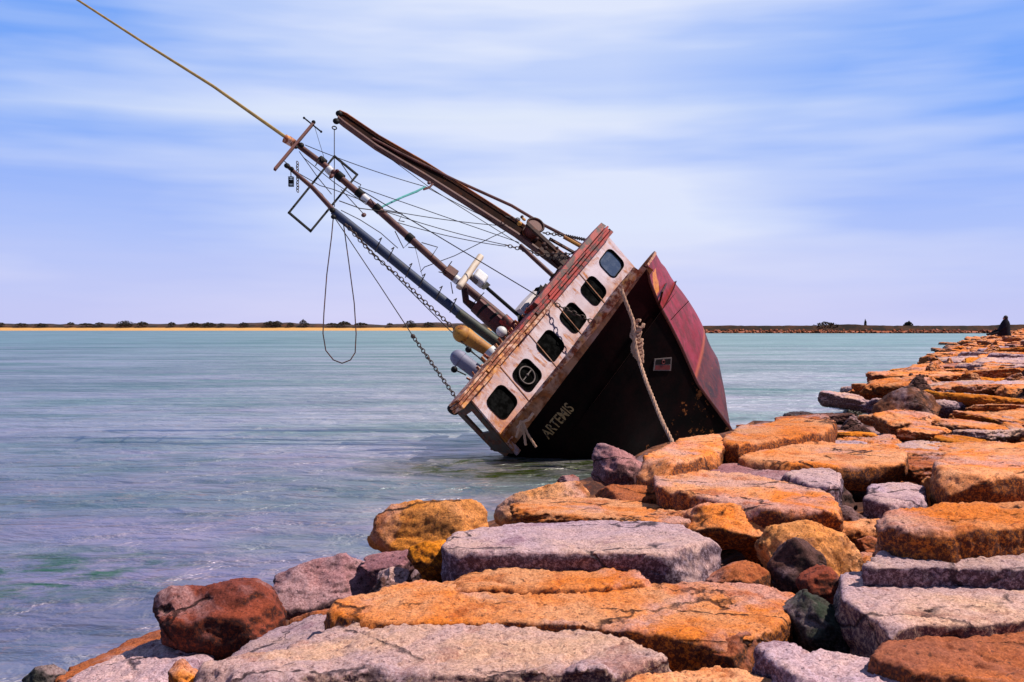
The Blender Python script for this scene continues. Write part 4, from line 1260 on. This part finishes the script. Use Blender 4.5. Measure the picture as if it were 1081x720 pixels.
# exhaust funnel with crooked pipe
c = MB(); c.tube(L([(503, 322), (540, 356)], -1.1), .19, 16); fu = c.build('funnel', M['darkred'], boat, True)
MB().tube(L([(490, 303), (492, 318), (500, 324), (508, 328)], -1.1), [.075, .08, .10, .10], 10).build('exhaust_pipe', M['steel_dark'], fu, True)
c = MB()
for a, b_ in (((509, 327), (511, 329)), ((519, 336), (521, 338))): c.tube(L([a, b_], -1.1), .20, 16)
c.build('funnel_band', M['black'], fu, True, split=True)
c = MB(); c.tube(L([(531, 336), (546, 350)], -.8), .13, 12); c.build('red_pipe', M['redpaint'], boat, True)
c = MB(); c.ball(bf(529.5, 350, -.6), .125, (1, .8, 1), 16); sl = c.build('spot_lamp', M['white'], boat, True)
MB().tube([bf(529.5, 350, -.6) - AZ * .08, bf(536, 358, -.6)], .04, 8).build('lamp_foot', M['black'], sl, True)
# ochre cowl vent
c = MB(); base = L([(487, 351), (492, 355), (500, 360), (512, 368), (520, 373)], -.5); c.tube(base, [.13, .185, .155, .135, .135], 16)
cv_ = c.build('cowl_vent', M['ochre'], boat, True)
c = MB(); c.ball(bf(487.5, 352.5, -.46), .20, (1, .85, 1), 18); c.build('vent_cowl', M['ochre'], cv_, True)
MB().tube(L([(516, 370), (525, 379)], -.48), .15, 16).build('vent_base', M['white'], cv_, True)
# grey vent cylinder with domed cap
c = MB(); c.tube(L([(484, 378), (511, 398)], -.3), .155, 20); gv = c.build('ventilator', M['violet'], boat, True)
c = MB(); q = bf(483.5, 377.5, -.3); c.tube([q, q + (bf(486, 379.5, -.3) - q) * 1.2], .175, 20); c.ball(q, .165, (1, 1, 1), 18); c.build('vent_cap', M['violet'], gv, True)
for (px, py), (qx, qy) in (((479.5, 390), (492, 396)), ((494.5, 369), (513, 383))):
    c = MB(); c.ball(bf(px, py, -.25), .07, seg=12); c.tube(L([(px, py), (qx, qy)], -.25), .015, 5); c.build('float_switch', M['black'], boat, True)
# pale canvas cover behind the roof and dark gear on the roof edge
c = MB(); pg = [(541, 330), (551, 318), (563, 306), (578, 299), (592, 297), (585, 308), (570, 328), (556, 342)]
cen = area_c(pg)
c.loft([L([(cen[0] + (x - cen[0]) * k_, cen[1] + (y_ - cen[1]) * k_) for x, y_ in pg], f_) for k_, f_ in ((.7, -.55), (1, -.75), (1, -1.3), (.7, -1.5))])
c.build('canvas_cover', M['raft'], boat)
c = MB()
for px, py, r_ in ((571, 310, .12), (566, 318, .12), (561, 326, .10), (557, 334, .09), (576, 305, .08), (569, 305, .07), (585, 294, .10), (592, 288, .10), (600, 292, .09), (609, 281, .09)):
    c.box(bf(px, py, -.25), (Vector((rnd.uniform(-1, 1), rnd.uniform(-1, 1), 1)).normalized(), AY, Vector((1, 0, rnd.uniform(-.6, .6))).normalized()), (r_ * .8, r_, r_ * .8))
c.build('deck_gear', M['black'], boat, split=True)
c = MB()
for k in range(16):
    t = k / 15; px = 500 + (560 - 500) * t + rnd.uniform(-2, 2); py = 405 + (332 - 405) * t + rnd.uniform(-2, 2)
    a = bf(px, py, -.1); c.tube([a, a + VU * rnd.uniform(.08, .22) + AX * rnd.uniform(-.05, .05)], rnd.uniform(.015, .04), 5)
c.build('roof_stub', M['visor'], boat, split=True)

# wires ------------------------------------------------------------------------
def wire(pts, f0, f1=None, r=.010, sag=0.0, n=14, name='stay_wire', m='wire', par=None):
    f1 = f0 if f1 is None else f1
    P = []
    if len(pts) == 2:
        a = bf(*pts[0], f0); b_ = bf(*pts[1], f1)
        for k in range(n + 1):
            t = k / n; P.append(mid(a, b_, t) - upw * sag * 4 * t * (1 - t))
    else:
        for k, p in enumerate(pts): P.append(bf(*p, f0 + (f1 - f0) * k / (len(pts) - 1)))
    return MB().tube(P, r, 5).build(name, M[m], par or boat)
wire([(322, 153), (449, 197)], FM, FB, sag=.05); wire([(449, 197), (552, 247)], FB, FB, sag=.04)
wire([(353, 137), (353, 218)], FB, FM, r=.012)
wire([(395, 155), (455, 199)], FB, FB); wire([(455, 199), (560, 265), (592, 281)], FB, FB)
wire([(378, 197), (548, 256)], FM, FB); wire([(404, 221), (540, 239)], FM, FB, sag=.05)
wire([(406, 223), (536, 259)], FM, FB, sag=.05); wire([(417, 234), (534, 260)], FM, FB, sag=.06)
wire([(380, 200), (567, 312)], FM, 0.2, r=.012)
MB().chain([bf(567, 312, .2), bf(630, 342, .45)], .042, .013).build('chain', M['chain'], boat)
wire([(444, 287), (448, 282), (480, 270), (520, 250), (547, 238)], FM, FB)
wire([(331, 130), (345, 176)], FM, r=.006)
wire([(316, 160), (336, 188), (350, 205)], FM); wire([(320, 166), (352, 192), (384, 214)], FM); wire([(300, 170), (340, 205), (352, 222)], FD - .1)
wire([(310, 180), (338, 196), (352, 200), (386, 213)], FM + .2); wire([(358, 212), (380, 220), (404, 223)], FM + .2, r=.012)
wire([(360, 222), (380, 232), (402, 246), (420, 262)], FM + .2)
wire([(436, 252), (447, 296)], FM, r=.006); wire([(360, 200), (384, 226)], FM, r=.010)
c = MB()
for px, py, r_ in ((384, 227, .06), (453, 193, .05)): c.ball(bf(px, py, FM + .25), r_, (1.2, .6, .9), 8)
c.build('rigging_block', M['mast'], boat, True, split=True)
wire([(352, 228), (400, 300), (436, 355)], FD, -.6, r=.011); MB().chain([bf(436, 355, -.6), bf(482, 421, -.2)], .038, .012).build('chain', M['chain'], boat)
MB().chain([bf(366, 238, FD + .1), bf(395, 270, FD + .1), bf(420, 291, FD + .1), bf(452, 322, FD + .1), bf(485, 352, FD + .2), bf(500, 366, FD + .4)], .040, .012).build('chain', M['chain'], boat)
wire([(368, 240), (420, 294), (470, 344), (512, 384)], FD, -.3, r=.011)
c = MB(); c.ball(bf(436, 355, -.6), .05).ball(bf(452, 378, -.45), .035); c.build('turnbuckle', M['chain'], boat, split=True)
wire([(352, 228), (350, 250), (345, 290), (342, 330), (341, 352), (344, 370), (352, 380), (361, 383.5), (370, 380), (375, 372), (376, 352), (374, 320), (368, 275), (362, 232)], FD, FD, r=.013, name='hanging_cable', m='steel_dark')
c = MB(); c.tube(L([(449, 197), (440, 202), (425, 208), (408, 216), (398, 221)], FB + .4), [.02, .03, .026, .024, .014], 6); c.build('turquoise_strap', M['turq'], boat, True)
c = MB(); c.tube(L([(457, 194), (453, 198), (447, 200)], FB + .3), .028, 6); c.build('shackle', M['mast'], boat, True)
# gnarled chains where the stays meet the roof
MB().chain([bf(535, 259, FB + .4), bf(560, 266, FB + .4), bf(580, 272, FB + .4), bf(616, 273, -.2)], .038, .013).build('chain', M['chain'], boat)
MB().chain([bf(536, 229, FB + .2), bf(548, 232, FB + .2)], .038, .013).build('chain', M['chain'], boat)
MB().chain([bf(575, 246, FB + .4), bf(598, 249, FB + .4), bf(622, 254, -.2)], .036, .013).build('chain', M['chain'], boat)
wire([(575, 268), (618, 268)], FB + .4, -.2, r=.014); wire([(590, 276), (612, 262)], FB + .4, -.2, r=.012)
c = MB(); c.ball(bf(623, 253, -.1), .08, seg=8).ball(bf(478, 433, -.1), .085, (1, 1, 1.5), 10).ball(bf(630, 250, -.1), .05, seg=8); c.build('mooring_cleat', M['black'], boat, True, split=True)

# mooring ropes (things of their own) ------------------------------------------
def rope_obj(name, pts, r, label, knot=None):
    o = empty(name, pts[0])
    w0 = pts[0]
    def strands(mb, P, r):
        # three twisted strands
        P = [Vector(p) for p in P]; D = []
        for a, b_ in zip(P, P[1:]):
            k = max(2, int((b_ - a).length / .03))
            for i in range(k): D.append(a + (b_ - a) * i / k)
        D.append(P[-1])
        for s_ in range(3):
            Q = []
            for i, p in enumerate(D):
                t = (D[min(i + 1, len(D) - 1)] - D[max(i - 1, 0)]).normalized(); x = t.orthogonal().normalized(); y_ = t.cross(x)
                a = i * .75 + s_ * 2.094; Q.append(p + (x * math.cos(a) + y_ * math.sin(a)) * r * .5 - w0)
            mb.tube(Q, r * .62, 5)
    mb = MB(); strands(mb, pts, r); mb.build('strand', M['rope'], o, True)
    if knot:
        mb = MB()
        for K in knot: strands(mb, K, r * .9)
        mb.build('knot', M['rope'], o, True)
    tag(o, label, 'rope'); return o
qA, tA = bhull(660, 322); top = toworld(bf(656, 306, 0) * 0 + qA); dA = top.y - .35
def rp(px, py, t): return ony(px, py, dA + (17.2 - dA) * t)
main = [rp(656, 306, 0), rp(662, 322, .02), rp(668, 338, .05), rp(670, 352, .08), rp(671, 366, .12), rp(676, 385, .2), rp(683, 405, .4), rp(692, 428, .6), rp(701, 449, .8), rp(711, 469, 1)]
kn = []
for k in range(9):
    cx_ = 673 + rnd.uniform(-2.5, 3); cy_ = 342 + k * 4.0
    kn.append([rp(cx_ + 4.2 * math.cos(a), cy_ + 4.0 * math.sin(a) , .05) + Vector((0, -.06 * math.sin(a * 1.3), 0)) for a in [i * .7 for i in range(8)]])
kn.append([rp(676, 362, .05), rp(678, 372, .06), rp(678, 383, .07)]); kn.append([rp(670, 362, .05), rp(670, 372, .06), rp(674, 380, .07)])
rope_obj('mooring_rope', main, .036, 'pale knotted mooring rope hanging from the bow down to the rocks', kn)
qB, _ = bhull(566, 452); dB = toworld(qB).y - .5
def rb(px, py, o=0.0): return ony(px, py, dB + o)
rope_obj('rope_tail', [rb(546, 452), rb(551, 446), rb(558, 443), rb(563, 436)], .028, 'frayed rope bundle tied round the lower wheelhouse corner above the weed',
     [[rb(549, 447), rb(553, 455), rb(555, 470)], [rb(552, 446), rb(557, 458), rb(566, 472)], [rb(550, 444), rb(547, 455), rb(545, 462)], [rb(549, 449), rb(554, 450), rb(552, 456), rb(548, 452)]])

# ------------------------------------------------------------------ far shores
def shore():
    sand = plain('beach_sand', (.82, .40, .10), .9); 
    dune = None
    m, nt, b = mat('dune_scrub'); g = N(nt); v = g.objvec((1, 1, 3), False)
    col = g.mix(g.ramp(g.noise(v, .12, 7, .75), .42, .62), (.022, .013, .008), (.11, .040, .016)); g.l(col, b.inputs['Base Color']); b.inputs['Roughness'].default_value = .95
    mb = MB(); D = 760
    xs = [-620 + 6 * k for k in range(120)]
    mb.loft([[Vector((x, D, -.5)) for x in xs], [Vector((x, D + 25, 1.1)) for x in xs], [Vector((x, D + 40, 2.3 + .3 * noise.noise(Vector((x * .02, 0, 0))))) for x in xs], [Vector((x, D + 120, 1.8)) for x in xs]], close=False)
    tag(mb.build('beach', sand), kind='structure')
    mb = MB(); hs = []
    def hh(x, s_): 
        return 3.6 + 2.6 * max(0, noise.fractal(Vector((x * .012, s_, 0)), 1, 2, 3) + .35) + .8 * noise.noise(Vector((x * .09, s_, 5)))
    xs = [-620 + 2.5 * k for k in range(290)]
    mb.loft([[Vector((x, D + 38, 1.7)) for x in xs], [Vector((x, D + 43, hh(x, 1) * .8 + .6)) for x in xs], [Vector((x, D + 60, hh(x, 1) + 1.2 )) for x in xs], [Vector((x, D + 120, 1)) for x in xs]], close=False)
    tag(mb.build('dunes', m), kind='structure')
    # right hand shore: low riprap bank with dark scrub behind
    def yr(x): return 430 - (x - 60) * .05
    xs = [20 + 1.5 * k for k in range(200)]
    mb = MB(); mb.loft([[Vector((x, yr(x), -.4)) for x in xs], [Vector((x, yr(x) + 6, .9 + .3 * noise.noise(Vector((x * .2, 0, 0))))) for x in xs], [Vector((x, yr(x) + 30, 2.1)) for x in xs]], close=False)
    tag(mb.build('shore', RM['brown']), kind='structure')
    mb = MB(); mb.loft([[Vector((x, yr(x) + 9, 1.3)) for x in xs], [Vector((x, yr(x) + 11, 3.3 + 1.3 * max(0, noise.fractal(Vector((x * .03, 7, 0)), 1, 2, 3)) + .15 * noise.noise(Vector((x * .5, 0, 0))))) for x in xs], [Vector((x, yr(x) + 40, 2.0)) for x in xs]], close=False)
    tag(mb.build('terrain', m), kind='structure')
    # riprap stones, one mass
    sb_ = bmesh.new(); rr = random.Random(5)
    for k in range(620):
        x = rr.uniform(70, 300); t = rr.random(); y_ = yr(x) - 1 + 8 * t; z_ = -.1 + 1.2 * t
        s_ = rr.uniform(.35, .95)
        r_ = bmesh.ops.create_icosphere(sb_, subdivisions=1, radius=1, matrix=Matrix.Translation((x, y_, z_)) @ Euler((rr.random() * 3, rr.random() * 3, rr.random() * 3)).to_matrix().to_4x4() @ Matrix.Diagonal((s_ * 1.4, s_, s_ * .6, 1)))
    me = bpy.data.meshes.new('riprap'); sb_.to_mesh(me); sb_.free()
    tag(link('riprap', me, RM['brown']), 'band of small stones along the low shore right of the wreck', 'rocks', kind='stuff')
    # scrub clumps standing above the dune line
    leaf = plain('shrub_leaves', (.035, .028, .018), .9)
    def shrub(px, d, w_, h_, zb, lab, col_=leaf, trunk=False):
        p = ony(px, 345, d); p.z = zb; o = empty('shrub' if not trunk else 'small_tree', p); rr = random.Random(int(px))
        mb = MB()
        for k in range(260):
            a = rr.uniform(0, 6.28); rad = rr.random() ** .6; hgt = rr.random()
            q = Vector((math.cos(a) * rad * w_ / 2 * (1 - .5 * hgt ** 2), math.sin(a) * rad * w_ / 2, h_ * hgt * (1 - .35 * rad)))
            s_ = rr.uniform(.25, .5) * min(1, w_ / 3); n = Vector((rr.uniform(-1, 1), rr.uniform(-1, 1), rr.uniform(-1, 1))).normalized(); x = n.orthogonal().normalized(); y_ = n.cross(x)
            mb.bm.faces.new([mb.bm.verts.new(q + x * s_), mb.bm.verts.new(q + y_ * s_), mb.bm.verts.new(q - x * s_), mb.bm.verts.new(q - y_ * s_)])
        mb.build('crown', col_, o)
        mb = MB(); mb.tube([(0, 0, -.8), (0, 0, h_ * .5)], [.2, .08], 6); mb.build('stem', M['steel_dark'], o)
        tag(o, lab, 'shrub' if not trunk else 'tree')
    G_ = 'shrubs on the far dunes'
    shrub(320, 800, 7, 4.6, 4.7, 'tallest round dark shrub on the left dunes above the beach')
    shrub(133, 800, 16, 3.8, 4.7, 'wide humped dark shrub far left on the dune line')
    shrub(293, 800, 9, 3.2, 4.9, 'low straggling shrub left of the tallest shrub on the dunes')
    shrub(433, 800, 10, 4.0, 4.7, 'dark shrub on the dunes just left of the wreck')
    first = None; rr = random.Random(31)
    for k in range(22):
        px = 8 + k * 21 + rr.uniform(-8, 8)
        if first is None:
            shrub(px, 800, 8, 2.4, 4.4, 'low dark scrub bush among others along the left dune line'); first = COL.objects[-1]
            first = [o_ for o_ in COL.objects if o_.get('label') == 'low dark scrub bush among others along the left dune line'][0]; first['group'] = 'scrub bushes along the left dune line'
            kids = list(first.children)
        else:
            p = ony(px, 345, 800); p.z = rr.uniform(3.9, 4.8); q = first.copy(); COL.objects.link(q); q.location = p; q.scale = (rr.uniform(.6, 1.9), 1, rr.uniform(.7, 1.25))
            for ch in kids:
                c_ = ch.copy(); COL.objects.link(c_); c_.parent = q
    shrub(913.5, 440, 1.4, 3.4, 3.0, 'lone narrow upright little tree on the low shore right of the wreck', trunk=True)
    shrub(959, 440, 4.4, 2.4, 3.0, 'large rounded dark shrub on the low shore nearest the breakwater')
    shrub(872, 440, 13, 2.5, 2.7, 'broad low mound of dark scrub on the low shore right of the wreck')
shore()

# ------------------------------------------------------------------ seated person on the breakwater
def person():
    d = 56.0; base = ony(1061, 354.5, d)
    o = empty('person', base)
    tag(o, 'person in dark clothes sitting on the far end of the breakwater with legs stretched left', 'person')
    def skin(name, V, E_, Rr, m, par):
        me = bpy.data.meshes.new(name); me.from_pydata(V, E_, []); ob = link(name, me, m, par)
        ob.modifiers.new('s', 'SKIN'); ob.modifiers.new('u', 'SUBSURF').levels = 1; ob.modifiers['u'].render_levels = 1
        for i, r_ in enumerate(Rr): me.skin_vertices[0].data[i].radius = r_ if isinstance(r_, tuple) else (r_, r_)
        me.skin_vertices[0].data[0].use_root = True
        return ob
    V = [(0, 0, .16), (-.01, 0, .40), (.02, 0, .62), (.03, 0, .76), (.02, 0, .86),     # pelvis, waist, chest, neck, head low
         (.0, 0, .98), (.01, 0, 1.08),
         (.02, .19, .70), (-.14, .26, .46), (-.34, .20, .30), (-.42, .17, .26),
         (.02, -.19, .70), (-.12, -.27, .46), (-.32, -.22, .34), (-.40, -.19, .30),
         (-.05, .11, .14), (-.46, .15, .30), (-.86, .14, .06), (-1.0, .14, .10),
         (-.05, -.11, .14), (-.44, -.17, .20), (-.88, -.18, .06), (-1.0, -.18, .12)]
    E_ = [(0, 1), (1, 2), (2, 3), (3, 4), (4, 5), (5, 6), (2, 7), (7, 8), (8, 9), (9, 10), (2, 11), (11, 12), (12, 13), (13, 14),
          (0, 15), (15, 16), (16, 17), (17, 18), (0, 19), (19, 20), (20, 21), (21, 22)]
    Rr = [.19, .17, .19, .08, .075, .10, .07, .085, .065, .05, .035, .085, .065, .05, .035, .11, .085, .06, .05, .11, .085, .06, .05]
    skin('body', V, E_, Rr, M['cloth'], o)
    # coat that spreads round the seat
    c = MB(); c.loft([[Vector((math.cos(a) * r1 + ox, math.sin(a) * r2, z_)) for a in [k * math.pi / 8 for k in range(16)]] for r1, r2, ox, z_ in
                      ((.36, .36, -.04, .0), (.34, .34, -.06, .22), (.30, .31, -.04, .45), (.25, .28, .0, .66), (.19, .21, .02, .80), (.11, .12, .02, .92))]); c.build('coat', M['cloth'], o, True)
    c = MB(); c.ball(Vector((-.055, 0, .98)), .075, (.8, .85, 1.15), 12); c.ball(Vector((-.125, 0, .97)), .018); c.ball(Vector((-.115, .03, 1.0)), .010).ball(Vector((-.115, -.03, 1.0)), .010); c.build('face', M['skin'], o, True)
    c = MB(); c.ball(Vector((.03, 0, 1.02)), .125, (1, .9, 1.05), 12); c.ball(Vector((.09, 0, .86)), .10, (.7, .9, 1.5), 10); c.build('hair', M['hair'], o, True)
    return o
person()
